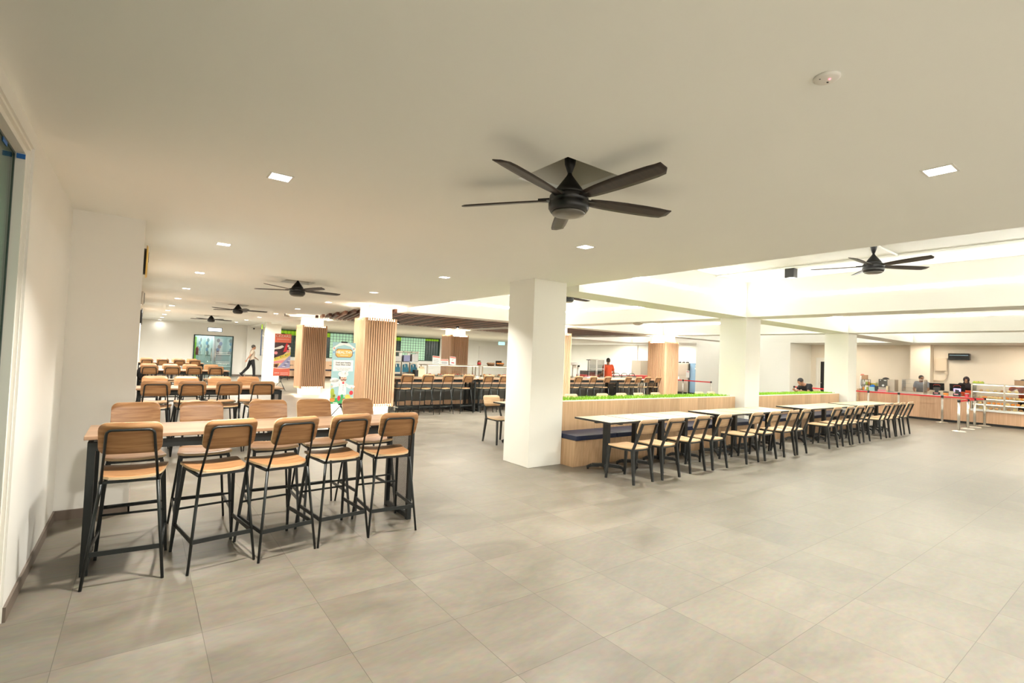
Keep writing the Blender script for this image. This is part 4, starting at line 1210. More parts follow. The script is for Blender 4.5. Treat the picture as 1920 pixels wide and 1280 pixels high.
MB().bbox((-0.2, -0.09, 0.036), (0.15, 0.09, 0.07), 0.01).build('napkins', 'p_pink', t)
for i in range(4):
    t = thing('chafing_dish', '%s hooped steel chafing dish to the right of the man in orange' % ORD[i], 'chafing dish', (16.0 + 0.5 * i, 14.62, 0.86), 0, 'chafing dishes behind the bar')
    MB().bbox((-0.22, -0.17, 0), (0.22, 0.17, 0.10), 0.01).build('pan', 'steel', t)
    MB().bbox((-0.23, -0.18, 0.10), (0.23, 0.18, 0.125), 0.006).build('rim', 'black_plastic', t)
    MB().tube([(-0.2, -0.1, 0.12), (-0.17, -0.1, 0.20), (-0.09, -0.1, 0.235), (0.09, -0.1, 0.235), (0.17, -0.1, 0.20), (0.2, -0.1, 0.12)], 0.014).build('hoop_handle', 'black_plastic', t)
t = thing('serving_counter', 'steel serving counter under the chafing dishes behind the bar', 'counter', (16.9, 14.65, 0))
MB().bbox((-1.35, -0.28, 0.82), (1.35, 0.28, 0.86), 0.004).build('worktop', 'steel', t)
MB().box((-1.3, -0.25, 0.08), (1.3, 0.25, 0.82)).build('body', 'steel_dull', t)
for sx in (-1.25, 1.25): MB().box((sx - 0.03, -0.22, 0), (sx + 0.03, 0.22, 0.08)).build('foot', 'black_plastic', t)

# ------------------------------------------------------------------ stanchions with red belts
def stanchion(x, y, label, belts=(), group='belt stanchions by the food counter', h=0.90):
    t = thing('stanchion', label, 'stanchion', (x, y, 0), 0, group)
    MB().lathe([(0.165, 0), (0.165, 0.012), (0.14, 0.026), (0.04, 0.038), (0.034, 0.045)], seg=24).build('base', 'steel', t)
    MB().lathe([(0.032, 0.04), (0.032, h - 0.07)], seg=16).build('post', 'steel', t)
    MB().lathe([(0.036, h - 0.07), (0.036, h - 0.01), (0.030, h)], seg=16).bbox((-0.042, -0.016, h - 0.065), (0.042, 0.016, h - 0.02), 0.004).build('belt_head', 'black_plastic', t)
    for bx_, by_ in belts:
        d = Vector((bx_ - x, by_ - y, 0)); n = d.normalized()
        MB().bar(n * 0.03 + Vector((0, 0, h - 0.042)), d - n * 0.03 + Vector((0, 0, h - 0.042)), 0.003, 0.047).build('belt', 'red_belt', t)
    return t
S = [(21.4, 6.81), (21.4, 5.9), (21.42, 4.72), (21.75, 3.74), (20.78, 3.80), (19.81, 3.77), (18.63, 3.74)]
stanchion(21.4, 7.95, 'steel stanchion at the left end of the counter queue, behind the third column', [S[0]])
stanchion(*S[0], 'steel stanchion at the left end of the food counter', [S[1]])
stanchion(*S[1], 'steel stanchion second from the left along the food counter', [S[2]])
stanchion(*S[2], 'steel stanchion in front of the cash registers', [S[3]])
stanchion(*S[3], 'steel stanchion touching the pastry case')
stanchion(*S[4], 'steel stanchion second from the pastry case in the short queue row', [S[3]])
stanchion(*S[5], 'steel stanchion third from the pastry case in the short queue row', [S[4]])
stanchion(*S[6], 'steel stanchion nearest the camera at the end of the short queue row', [S[5]])
stanchion(20.0, 13.62, 'steel stanchion near the fridge beside the far clad column', [(20.0, 12.22), (20.0, 14.9)], 'belt stanchions by the fridge')
stanchion(20.0, 12.22, 'steel stanchion left of the middle white column', (), 'belt stanchions by the fridge')
stanchion(20.0, 14.9, 'steel stanchion hidden behind the far clad column', [(17.6, 15.4)], 'belt stanchions by the fridge')
stanchion(17.6, 15.4, 'steel stanchion behind the chafing dishes', [(15.1, 15.4)], 'belt stanchions behind the bar')
stanchion(15.1, 15.4, 'steel stanchion behind the man in orange', [(13.2, 15.4)], 'belt stanchions behind the bar')
stanchion(13.2, 15.4, 'steel stanchion behind the glass tower', (), 'belt stanchions behind the bar')
stanchion(21.2, 9.3, 'steel stanchion behind the seated person in black', [(21.1, 7.98)], 'belt stanchions by the food counter')

# ------------------------------------------------------------------ fridges in the right recess
t = thing('fridge', 'tall stainless fridge behind the belt stanchions', 'fridge', (23.62, 16.12, 0))
MB().bbox((-0.35, -0.58, 0.12), (0.35, 0.58, 1.66), 0.01).build('body', 'steel_dull', t)
for z0, z1 in ((0.16, 0.98), (1.0, 1.62)):
    d_ = MB().bbox((-0.375, -0.56, z0), (-0.352, 0.56, z1), 0.006).build('door', 'steel_dull', t)
    MB().tube([(-0.40, 0.50, z0 + 0.15), (-0.40, 0.50, z1 - 0.15)], 0.012).build('handle', 'steel', d_)
MB().box((-0.33, -0.56, 0), (0.33, 0.56, 0.12)).build('plinth', 'black_plastic', t)
MB().box((-0.379, -0.05, 0.75), (-0.376, 0.3, 0.93)).build('notice', 'p_white', t)
for i in range(3):
    tt = thing('cooking_pot', '%s dark pot on top of the stainless fridge' % ORD[i], 'pot', (23.55, 15.8 + 0.24 * i, 1.66), 0, 'pots on the fridge')
    MB().lathe([(0.08, 0), (0.09, 0.01), (0.09, 0.06)], seg=14).build('body', 'black_plastic', tt)
    MB().lathe([(0.09, 0.06), (0.03, 0.085), (0.012, 0.10)], seg=14).build('lid', 'steel_dull', tt)
t = thing('drinks_chiller', 'blue drinks chiller beside the stainless fridge', 'fridge', (23.66, 15.22, 0))
MB().bbox((-0.32, -0.28, 0.12), (0.32, 0.28, 1.68), 0.01).build('body', 'p_steelblue', t)
MB().box((-0.325, -0.24, 0.2), (-0.321, 0.24, 1.4)).build('door', 'p_steelblue', t)
MB().box((-0.330, -0.22, 1.35), (-0.326, -0.02, 1.44)).ball((-0.326, -0.1, 1.53), (0.004, 0.06, 0.05)).build('logo', 'p_white', t)
MB().box((-0.30, -0.26, 0), (0.30, 0.26, 0.12)).build('plinth', 'black_plastic', t)
t = thing('card_stand', 'white notice board on a thin pole before the blue chiller', 'sign', (21.3, 14.25, 0))
MB().lathe([(0.14, 0), (0.14, 0.015), (0.014, 0.02), (0.014, 0.95)], seg=14).build('pole', 'steel', t)
MB().box((-0.012, -0.09, 0.95), (0.0, 0.09, 1.30)).build('board', 'p_white', t)
MB().box((-0.0135, -0.06, 1.22), (-0.0125, 0.06, 1.26)).build('print', 'p_pink', t)
t = thing('steel_cabinet', 'tall grey steel cabinet left of the far clad column', 'cabinet', (23.5, 18.9, 0))
MB().bbox((-0.35, -0.35, 0.05), (0.35, 0.35, 1.72), 0.01).build('body', 'steel_dull', t)
MB().box((-0.36, -0.33, 0.1), (-0.351, 0.33, 1.68)).build('door', 'steel_dull', t)
MB().tube([(-0.385, 0.28, 0.8), (-0.385, 0.28, 1.1)], 0.01).build('handle', 'steel', t)
MB().box((-0.3, -0.3, 0), (0.3, 0.3, 0.05)).build('plinth', 'black_plastic', t)
t = thing('service_counter', 'low dark service counter with red edge far behind the bar', 'counter', (19.4, 17.2, 0))
MB().box((-2.6, -0.3, 0), (2.6, 0.3, 0.80)).build('body', 'p_white', t)
MB().bbox((-2.65, -0.34, 0.80), (2.65, 0.34, 0.92), 0.006).build('worktop', 'red_plastic', t)
MB().box((-2.3, -0.1, 0.92), (-0.5, 0.25, 1.10)).build('back_panel', 'grey_panel', t)

# ------------------------------------------------------------------ food counter on the right
t = thing('food_counter', 'long wood fronted food counter with pale top on the right', 'counter', (XW, 0, 0))
MB().box((0.06, -2.0, 0), (0.62, 7.3, 0.075)).build('plinth', 'black_plastic', t)
MB().box((0.0, 4.13, 0.075), (0.62, 7.3, 0.84)).box((0.0, -2.0, 0.075), (0.62, 4.13, 0.455)).build('front_panel', 'counter_wood', t)
MB().bbox((-0.03, 4.15, 0.84), (0.66, 7.32, 0.875), 0.004).build('worktop', 'p_white', t)
MB().bbox((-0.05, 7.3, 0), (0.66, 7.36, 0.93), 0.003).build('end_panel', 'oak_pale', t)

t = thing('pastry_case', 'long lit glass pastry case with shelves of pastries', 'display case', (XW, 0, 0))
MB().bbox((-0.05, -2.0, 0.455), (0.66, 4.12, 0.52), 0.004).build('base', 'p_white', t)
f = MB()
for y in (-1.0, 1.0, 3.30): f.box((-0.015, y, 0.52), (0.012, y + 0.05, 1.32))
f.box((-0.02, 4.085, 0.52), (0.02, 4.115, 1.32)).box((0.60, 4.085, 0.52), (0.64, 4.115, 1.32))
f.build('upright', 'steel', t)
MB().bbox((-0.03, -2.0, 1.32), (0.66, 4.125, 1.345), 0.003).build('top', 'steel', t)
MB().box((-0.012, -2.0, 0.53), (-0.006, 4.08, 1.31)).build('front_glass', 'clear_glass', t)
MB().box((0.03, 4.10, 0.53), (0.60, 4.106, 1.31)).build('side_glass', 'clear_glass', t)
MB().box((0.63, -2.0, 0.52), (0.64, 4.08, 1.31)).build('back_glass', 'clear_glass', t)
for z in (0.675, 0.855, 1.08):
    s_ = MB().box((0.02, -2.0, z), (0.60, 4.07, z + 0.018)).build('shelf', 'p_white', t)
    MB().box((0.016, -2.0, z - 0.012), (0.045, 4.07, z - 0.001)).build('shelf_light', 'case_light', s_)
MB().box((0.03, -2.0, 1.30), (0.07, 4.07, 1.315)).build('light_tube', 'case_light', t)
rnd = random.Random(11)
ci = 0
for z, n_, cs in ((0.522, 10, ('p_card', 'p_cream')), (0.693, 12, ('p_orange', 'p_cream')), (0.873, 26, ('p_cream', 'p_kraft', 'p_orange')), (1.098, 8, ('p_cream', 'p_card'))):
    for i in range(n_):
        y = 4.0 - (i + 0.5) * 1.35 / n_
        o = MB()
        if z > 0.8 and z < 0.9:
            for k in range(5): o.ball((0.012 * (k - 2), 0.018 * (k - 2), 0.03 + 0.008 * (2 - abs(k - 2))), (0.035, 0.026, 0.03), 0, 8, 6)
            lab = 'croissant %s from the left on the middle shelf of the pastry case'
            nm = 'croissant'
        else:
            o.lathe([(0.035, 0), (0.05, 0.02), (0.045, 0.05), (0.02, 0.065)], seg=10)
            lab = 'bun %s from the left on the ' + {0.522: 'floor', 0.693: 'lowest shelf', 1.098: 'top shelf'}[z] + ' of the pastry case'
            nm = 'bread_bun'
        p = o.build(nm, rnd.choice(cs))
        p.location = (XW + rnd.uniform(0.12, 0.34), y, z); p.rotation_euler = (0, 0, rnd.uniform(-.5, .5))
        w_ = (ORD + ['nineteenth', 'twentieth', 'twenty-first', 'twenty-second', 'twenty-third', 'twenty-fourth', 'twenty-fifth', 'twenty-sixth'])[i]
        tag(p, lab % w_, 'pastry', 'pastries in the lit case')
t = thing('snack_tray', 'yellow green tray on top of the pastry case', 'tray', (XW + 0.22, 3.98, 1.345), 0.1)
MB().bbox((-0.1, -0.14, 0), (0.1, 0.14, 0.045), 0.01).build('tray', 'p_lime', t)
for k in range(5): MB().ball((0.02 * (-1) ** k, -0.1 + 0.05 * k, 0.055), (0.03, 0.028, 0.022), 0, 8, 6).build('wrapped_snack', ('p_lime', 'p_yellow')[k % 2], t)
t = thing('carton_box', 'open tan carton on the pastry case at the right edge', 'box', (XW + 0.36, 3.02, 1.345), 0.05)
m = MB()
m.box((-0.13, -0.12, 0), (0.13, 0.12, 0.01)).box((-0.13, -0.12, 0.01), (-0.12, 0.12, 0.15)).box((0.12, -0.12, 0.01), (0.13, 0.12, 0.15)).box((-0.12, -0.12, 0.01), (0.12, -0.11, 0.15)).box((-0.12, 0.11, 0.01), (0.12, 0.12, 0.15))
m.build('carton', 'p_card', t)
MB().tube([(-0.135, -0.125, 0.155), (0.135, -0.125, 0.155), (0.135, 0.125, 0.155), (-0.135, 0.125, 0.155)], 0.008, 6, closed=True).build('rim', 'grey_panel', t)

# things on the counter
CT = 0.875
def on(x, y): return (XW + x, y, CT)
t = thing('spice_rack', 'black wire rack of jars near the third column on the counter', 'rack', on(0.2, 7.14))
f = MB()
for a in (-0.11, 0.11):
    for b in (-0.1, 0.1): f.box((a - 0.006, b - 0.006, 0), (a + 0.006, b + 0.006, 0.42))
for z in (0.0, 0.2, 0.405): f.box((-0.11, -0.1, z), (0.11, 0.1, z + 0.012))
f.build('frame', 'black_plastic', t)
for k in range(6):
    j = MB().lathe([(0.03, 0), (0.034, 0.01), (0.034, 0.1), (0.02, 0.12)], (-0.06 + 0.06 * (k % 2) * 2 - 0.0, -0.065 + 0.065 * (k // 2), 0.012 + 0.2 * (k % 2)), 10).build('jar', ('p_lime', 'p_orange', 'p_white')[k % 3], t)
tag(MB().bbox((-0.06, -0.09, 0), (0.06, 0.09, 0.17), 0.004).build('small_carton', 'p_card', None, (XW + 0.2, 7.19, CT + 0.417)), 'brown carton on top of the black jar rack', 'box')
t = thing('flask', 'white drinks flask with orange lid beside the third column', 'flask', on(0.22, 7.33))
t.location.y = 7.34
t.location.x = XW + 0.42
MB().lathe([(0.07, 0), (0.08, 0.03), (0.08, 0.45), (0.06, 0.55)], seg=16).build('body', 'p_white', t)
MB().lathe([(0.06, 0.55), (0.06, 0.60), (0.02, 0.62)], seg=16).build('lid', 'p_coral', t)
MB().tube([(-0.08, 0, 0.4), (-0.13, 0, 0.38), (-0.13, 0, 0.2), (-0.08, 0, 0.16)], 0.012).build('handle', 'p_grey', t)
t = thing('plastic_tub', 'blue lidded plastic tub on the left of the counter', 'tub', on(0.22, 6.93))
MB().bbox((-0.1, -0.09, 0), (0.1, 0.09, 0.15), 0.015).build('tub', 'p_sky', t)
MB().lathe([(0.11, 0.15), (0.11, 0.17), (0.06, 0.21), (0.015, 0.24)], seg=16).build('lid', 'p_blue', t)
t = thing('yellow_carton', 'yellow carton behind the blue tub on the counter', 'box', on(0.45, 6.98))
MB().bbox((-0.07, -0.11, 0), (0.07, 0.11, 0.29), 0.004).build('carton', 'p_yellow', t)
MB().box((-0.072, -0.06, 0.1), (-0.0705, 0.06, 0.2)).build('print', 'p_kraft', t)
t = thing('utensil_caddy', 'black caddy of utensils left of the coffee machine', 'caddy', on(0.2, 6.77))
MB().bbox((-0.08, -0.07, 0), (0.08, 0.07, 0.19), 0.008).build('caddy', 'black_plastic', t)
for k in range(4): MB().tube([(0, 0.01 * k, 0.15), (0.02 * (k - 1), -0.08 + 0.05 * k, 0.33)], 0.007).build('utensil', ('p_green', 'p_card')[k % 2], t)
t = thing('coffee_machine', 'dark fronted steel coffee machine on the counter', 'coffee machine', on(0.3, 6.47))
MB().bbox((-0.2, -0.25, 0.02), (0.2, 0.25, 0.46), 0.01).build('body', 'steel_dull', t)
MB().box((-0.206, -0.03, 0.16), (-0.2005, 0.24, 0.455)).build('front_panel', 'grey_panel', t)
MB().box((-0.2085, -0.0, 0.40), (-0.2065, 0.08, 0.43)).box((-0.2085, 0.17, 0.40), (-0.2065, 0.2, 0.43)).ball((-0.2065, 0.1, 0.23), (0.003, 0.04, 0.04), 0, 8, 6).build('print', 'p_white', t)
MB().bbox((-0.3, -0.02, 0.0), (-0.2, 0.24, 0.07), 0.006).build('drip_tray', 'p_pink', t)
MB().lathe([(0.11, 0.46), (0.10, 0.49), (0.06, 0.52), (0.0, 0.53)], (0.0, 0.08, 0), 18).build('bean_hopper', 'black_plastic', t)
tag(MB().lathe([(0.032, 0), (0.036, 0.10), (0.036, 0.22)], seg=12).build('cup_stack', 'p_kraft', None, (XW + 0.02, 6.42, CT)), 'tall stack of paper cups before the coffee machine', 'cups')
t = thing('glass_case', 'small rounded glass snack case on the counter', 'display case', on(0.32, 5.70))
f = MB()
for y in (-0.31, 0.31):
    f.tube([(-0.2, y, 0.0), (-0.2, y, 0.47), (-0.17, y, 0.5), (0.2, y, 0.5), (0.2, y, 0.0)], 0.009)
for x in (-0.18, 0.2): f.tube([(x, -0.31, 0.495), (x, 0.31, 0.495)], 0.008)
f.build('frame', 'steel', t)
MB().bbox((-0.21, -0.32, 0), (0.21, 0.32, 0.06), 0.006).build('base', 'steel_dull', t)
for z in (0.19, 0.34): MB().box((-0.19, -0.3, z), (0.19, 0.3, z + 0.008)).build('shelf', 'clear_glass', t)
MB().box((-0.198, -0.3, 0.06), (-0.194, 0.3, 0.48)).build('pane', 'clear_glass', t)
for y in (-0.305, 0.301): MB().box((-0.18, y, 0.06), (0.19, y + 0.004, 0.48)).build('pane', 'clear_glass', t)
for i, (y, r, scr, lab) in enumerate(((5.06, 0.12, 'grey_panel', 'left cash register with dark customer display'), (4.52, 0.05, 'screen_purple', 'right cash register with lit purple customer display'))):
    t = thing('cash_register', lab, 'cash register', on(0.25, y), r, 'cash registers')
    MB().bbox((-0.09, -0.09, 0), (0.09, 0.09, 0.10), 0.01).build('base', 'black_plastic', t)
    MB().box((-0.094, -0.05, 0.05), (-0.0905, 0.06, 0.085)).build('logo', 'p_pink', t)
    MB().bar((0.02, 0, 0.09), (0.05, 0, 0.25), 0.10, 0.04, 0, (1, 0, 0)).build('neck', 'black_plastic', t)
    R = Matrix.Translation((0.05, 0, 0.28)) @ Matrix.Rotation(math.radians(-14), 4, 'Y')
    MB().bbox((-0.012, -0.20, -0.12), (0.016, 0.20, 0.14), 0.006, 0, R).build('monitor', 'black_gloss', t)
    MB().bbox((-0.035, -0.10, -0.12), (-0.0155, 0.10, 0.0), 0.004, 0, R).build('display_housing', 'black_plastic', t)
    MB().box((-0.0375, -0.092, -0.112), (-0.0355, 0.092, -0.008), 0, R).build('screen', scr, t)
    MB().tube([R @ Vector((-0.015, a, b)) for a, b in ((-0.09, 0.03), (-0.085, 0.07), (-0.06, 0.082), (0.06, 0.082), (0.085, 0.07), (0.09, 0.03))], 0.006, 6).build('red_trim', 'red_plastic', t)
    if i: MB().box((-0.039, 0.0, -0.085), (-0.0376, 0.075, -0.035), 0, R).build('screen_print', 'p_pink', t)
t = thing('charity_box', 'small brown box with dark lid between the cash registers', 'box', on(0.12, 4.78))
MB().bbox((-0.06, -0.06, 0), (0.06, 0.06, 0.1), 0.006).build('body', 'p_orange', t)
MB().bbox((-0.062, -0.062, 0.1), (0.062, 0.062, 0.15), 0.01).build('lid', 'grey_panel', t)
tag(MB().bbox((-0.1, -0.13, 0), (0.1, 0.13, 0.02), 0.004).build('card_tray', 'p_grey', None, (XW + 0.12, 4.98 - 0.07, CT)), 'flat grey tray beside the left cash register', 'tray')
t = thing('tip_holder', 'white holder with red base next to the pastry case', 'holder', on(0.14, 4.24))
MB().lathe([(0.05, 0), (0.055, 0.02), (0.055, 0.1)], seg=14).build('cup', 'p_red', t)
MB().bbox((-0.05, -0.05, 0.1), (0.05, 0.05, 0.13), 0.008).build('lid', 'p_white', t)

# wall fittings behind the counter
t = thing('air_conditioner', 'black split air conditioner high on the kitchen wall', 'air conditioner', (XK, 4.80, 2.26))
MB().bbox((-0.2, -0.30, -0.12), (0, 0.30, 0.12), 0.02).build('body', 'black_gloss', t)
MB().box((-0.203, -0.26, 0.045), (-0.1995, 0.26, 0.065)).build('trim', 'p_steelblue', t)
MB().box((-0.205, -0.27, -0.105), (-0.15, 0.27, -0.085)).build('louver', 'black_plastic', t)
t = thing('electrical_box', 'cream metal electrical box with conduit on the kitchen wall', 'electrical box', (XK, 5.31, 1.96))
MB().bbox((-0.12, -0.17, -0.24), (0, 0.17, 0.24), 0.006).build('box', 'cream_metal', t)
MB().bbox((-0.128, -0.15, -0.22), (-0.1205, 0.15, 0.22), 0.003).build('door', 'cream_metal', t)
MB().tube([(-0.05, -0.14, -0.24), (-0.05, -0.14, -0.50), (-0.05, -0.09, -0.58), (-0.05, 0.02, -0.60), (-0.05, 0.23, -0.60)], 0.018).bbox((-0.1, -0.18, -0.36), (0, -0.1, -0.24), 0.006).build('conduit', 'cream_metal', t)

# ------------------------------------------------------------------ banner stands
def banner(x, y, w_, z0, z1, tilt, label):
    t = thing('banner_stand', label, 'banner', (x, y, 0), tilt)
    p = MB().box((-w_ / 2, -0.004, z0), (w_ / 2, 0.0, z1))
    MB().tube([(0, 0.03, 0.30), (0, 0.03, z1 - 0.02)], 0.012).build('pole', 'black_metal', t)
    for k in range(3):
        a = -PI / 2 + 0.35 + k * 2 * PI / 3
        MB().tube([(0, 0.03, 0.36), (0.30 * math.cos(a), 0.03 + 0.30 * math.sin(a), 0.012)], 0.009).build('leg', 'black_metal', t)
    MB().bbox((-0.07, -0.012, z1 - 0.012), (0.07, 0.03, z1 + 0.02), 0.004).bbox((-0.06, -0.012, z0 - 0.03), (0.06, 0.04, z0 + 0.006), 0.004).build('clip', 'black_plastic', t)
    return t, p
def poly(m, pts, mi, k): return m.prism(pts, lambda u, v: (u, -0.0045 - k * 0.0006, v), lambda u, v: (u, -0.004, v), mi)
def disc(cx, cy, rx, ry=None, n=18): return [(cx + rx * math.cos(2 * PI * i / n), cy + (ry or rx) * math.sin(2 * PI * i / n)) for i in range(n)]
def rect(x0, y0, x1, y1): return [(x0, y0), (x1, y0), (x1, y1), (x0, y1)]

# coral banner
t, p = banner(4.36, 20.5, 0.585, 0.55, 2.155, 0.03, 'coral CEZARS banner on a tripod by the far white column')
p.build('print_sheet', 'p_coral', t)
m = MB(); W_, A = 0.2925, 0
poly(m, rect(-W_, 0.86, W_, 1.82), 1, 1)                     # dark food photograph
poly(m, [(-W_, 0.86), (-W_, 1.16), (-0.02, 1.30), (W_, 1.62), (W_, 0.86)], 2, 2)
poly(m, [(-W_, 1.60), (-0.02, 1.72), (0.05, 1.66), (-0.08, 1.58), (-W_, 1.55)], 3, 2)
poly(m, [(0.02, 1.45), (0.12, 1.80), (0.2, 1.78), (0.14, 1.5)], 4, 3)
for c in ((-0.23, 1.42, 0.06, 5), (0.10, 1.52, 0.05, 4), (0.2, 1.50, 0.05, 5), (0.25, 1.62, 0.045, 3), (0.2, 1.70, 0.04, 3)): poly(m, disc(*c[:3]), c[3], 4)
poly(m, [(-W_, 1.10), (-W_, 1.22), (W_, 1.47), (W_, 1.33)], 6, 3)
for i in range(9): poly(m, disc(-0.24 + 0.06 * i, 1.20 + 0.024 * i, 0.028, 0.02), (7, 8, 6)[i % 3], 5)
poly(m, [(-W_, 1.02), (-W_, 1.10), (0.1, 1.16), (0.02, 1.04)], 5, 4)
poly(m, [(-0.16, 0.86), (W_, 1.36), (W_, 0.86)], 9, 5)
for i in range(5): poly(m, [(0.02 + 0.05 * i, 0.90 + 0.06 * i), (0.12 + 0.045 * i, 0.90 + 0.055 * i), (0.11 + 0.045 * i, 0.925 + 0.055 * i), (0.02 + 0.05 * i, 0.92 + 0.06 * i)], 10 if i % 2 else 3, 6)
poly(m, [(-W_, 0.86), (-W_, 1.0), (-0.1, 1.02), (-0.16, 0.86)], 11, 4)
poly(m, disc(-0.2, 0.94, 0.05), 1, 5)
wave = [(-W_ + 0.585 * i / 14, 0.845 + 0.035 * math.cos(PI * (i / 14 - 0.5)) * (-1) + 0.02) for i in range(15)]
poly(m, [(a, b - 0.012) for a, b in wave] + [(a, b + 0.012) for a, b in wave[::-1]], 3, 8)
poly(m, [(-W_, 0.78), (W_, 0.78)] + [(a, b - 0.012) for a, b in wave[::-1]], 0, 7)
for i in range(3): poly(m, disc(-0.22 + 0.06 * i, 0.665, 0.017, 0.02), 3, 3)
for z in (0.60, 0.66): poly(m, rect(-0.04, z, 0.24, z + 0.012), 3, 3)
for z in (1.955, 1.93): poly(m, rect(-0.22, z, 0.22, z + 0.008), 3, 2)
m.build('food_picture', ['p_coral', 'p_ink', 'p_cream', 'p_white', 'p_red', 'p_pink', 'p_yellow', 'p_green', 'p_lime', 'p_lilac', 'p_navy', 'p_brown'], t)
text('lettering', 'CEZARS', 0.14, 'p_white', t, facing_y(0.0, -0.006, 2.065), sx=1.05)

# chef banner
t, p = banner(3.735, 11.42, 0.53, 0.395, 1.79, 0.04, 'light blue healthy snack banner with a chef picture on a tripod')
p.build('print_sheet', 'p_sky', t)
m = MB(); W_ = 0.265
def octa(x0, y0, x1, y1, c): return [(x0 + c, y0), (x1 - c, y0), (x1, y0 + c), (x1, y1 - c), (x1 - c, y1), (x0 + c, y1), (x0, y1 - c), (x0, y0 + c)]
poly(m, [(-W_, 1.60), (-0.14, 1.70), (0, 1.735), (0.14, 1.70), (W_, 1.60), (W_, 1.66), (0.1, 1.775), (-0.1, 1.775), (-W_, 1.66)], 0, 1)
poly(m, octa(-0.195, 1.445, 0.20, 1.645, 0.045), 2, 2)
poly(m, octa(-0.180, 1.460, 0.185, 1.630, 0.040), 1, 3)
for sx in (-0.23, 0.225):
    poly(m, disc(sx, 1.65, 0.016), 3, 2); poly(m, disc(sx, 1.605, 0.014), 0, 2); poly(m, disc(sx, 1.56, 0.012), 4, 2)
poly(m, rect(-0.235, 1.135, 0.225, 1.385), 0, 2)
poly(m, [(0.09, 1.14), (0.14, 1.14), (0.07, 1.085)], 0, 2)
# cloud, hill of fruit, chef
poly(m, disc(-0.19, 0.93, 0.10, 0.055), 5, 1); poly(m, disc(-0.13, 0.88, 0.14, 0.07), 5, 1); poly(m, disc(0.20, 0.78, 0.09, 0.04), 5, 1)
poly(m, [(-0.09, 0.60), (0.09, 0.60), (0.085, 0.86), (0.04, 0.90), (-0.05, 0.90), (-0.08, 0.86)], 0, 3)
poly(m, [(-0.07, 0.88), (-0.24, 0.80), (-0.25, 0.775), (-0.21, 0.765), (-0.06, 0.80)], 0, 3)
poly(m, [(0.06, 0.88), (0.22, 0.77), (0.23, 0.745), (0.19, 0.735), (0.06, 0.79)], 0, 3)
poly(m, disc(-0.24, 0.785, 0.022), 6, 4); poly(m, disc(0.215, 0.75, 0.022), 6, 4)
poly(m, disc(0.015, 0.965, 0.072, 0.08), 6, 4)
poly(m, disc(-0.062, 0.985, 0.022, 0.03), 7, 4)
poly(m, rect(-0.06, 1.00, 0.085, 1.04), 0, 6)
for c in ((-0.06, 1.07, 0.05), (0.01, 1.095, 0.06), (0.075, 1.07, 0.05)): poly(m, disc(*c), 0, 6)
for sx in (-0.012, 0.045): poly(m, disc(sx, 0.985, 0.008, 0.012, 10), 7, 6)
poly(m, disc(0.02, 0.957, 0.016, 0.013, 10), 10, 7)
for s in (-1, 1): poly(m, [(0.02, 0.945), (0.02 + s * 0.04, 0.942), (0.02 + s * 0.078, 0.952), (0.02 + s * 0.045, 0.922), (0.02, 0.928)], 7, 7)
poly(m, [(-0.02, 0.865), (0.015, 0.90), (0.045, 0.865), (0.015, 0.84)], 8, 6)
for z in (0.80, 0.755, 0.71): poly(m, disc(0.015, z, 0.008, 0.008, 10), 7, 6)
poly(m, [(-W_, 0.40), (W_, 0.40), (W_, 0.47), (0.12, 0.53), (-0.05, 0.54), (-W_, 0.50)], 9, 4)
for cx, cy, rx, ry, mi in ((-0.225, 0.66, 0.045, 0.085, 11), (-0.20, 0.57, 0.055, 0.06, 11), (-0.19, 0.575, 0.028, 0.028, 7), (-0.22, 0.49, 0.06, 0.05, 12), (-0.07, 0.52, 0.035, 0.06, 8), (0.13, 0.55, 0.065, 0.055, 13), (0.21, 0.64, 0.045, 0.05, 8), (0.215, 0.48, 0.05, 0.055, 13), (0.0, 0.56, 0.03, 0.05, 9)):
    poly(m, disc(cx, cy, rx, ry), mi, 5)
poly(m, [(0.005, 0.505), (0.115, 0.505), (0.09, 0.455), (0.06, 0.44), (0.03, 0.455)], 8, 7)
poly(m, rect(-0.2, 0.41, -0.1, 0.43), 0, 7)
m.build('chef_picture', ['p_white', 'p_gold', 'p_brown', 'p_coral', 'p_blue', 'p_white', 'p_skin', 'p_ink', 'p_red', 'p_green', 'p_coral', 'p_lime', 'p_orange', 'p_yellow'], t)
text('lettering', 'HEALTHY', 0.088, 'p_white', t, facing_y(0.003, -0.0072, 1.562), bold=True)
text('lettering', 'SNACK BITES', 0.030, 'p_white', t, facing_y(0.003, -0.0072, 1.497))
text('lettering', 'Grab your healthy\nSnack Bites today!', 0.047, 'p_ink', t, facing_y(-0.005, -0.0068, 1.305), bold=True, sx=1.02)
text('lettering', "Don't miss out on a tasty\nway to stay healthy!", 0.034, 'p_grey', t, facing_y(-0.005, -0.0068, 1.185), sx=1.02)

# far side dining behind the coral banner: bench, table, chair glimpsed past the clad columns
t = thing('bench', 'wood bench along the green windows behind the clad columns', 'bench', (9.2, 29.4, 0))
MB().box((-2.9, -0.25, 0.1), (2.9, 0.25, 0.42)).build('seat_base', 'counter_wood', t)
MB().bbox((-2.9, -0.27, 0.42), (2.9, 0.25, 0.48), 0.01).build('cushion', 'navy_cushion', t)
MB().box((-2.9, 0.25, 0), (2.9, 0.3, 0.95)).build('back_panel', 'counter_wood', t)
for i, x in enumerate((6.2, 7.2, 8.9)):
    dup(TABLE, (x, 28.3, 0), 0, '%s cafe table from the left before the green windows' % ORD[i], 'tables before the green windows')
for i, x in enumerate((5.9, 6.9, 8.6)):
    stool(x, 27.4, random.uniform(-.1, .1), '%s bar stool from the left before the green windows' % ORD[i], 'stools before the green windows')
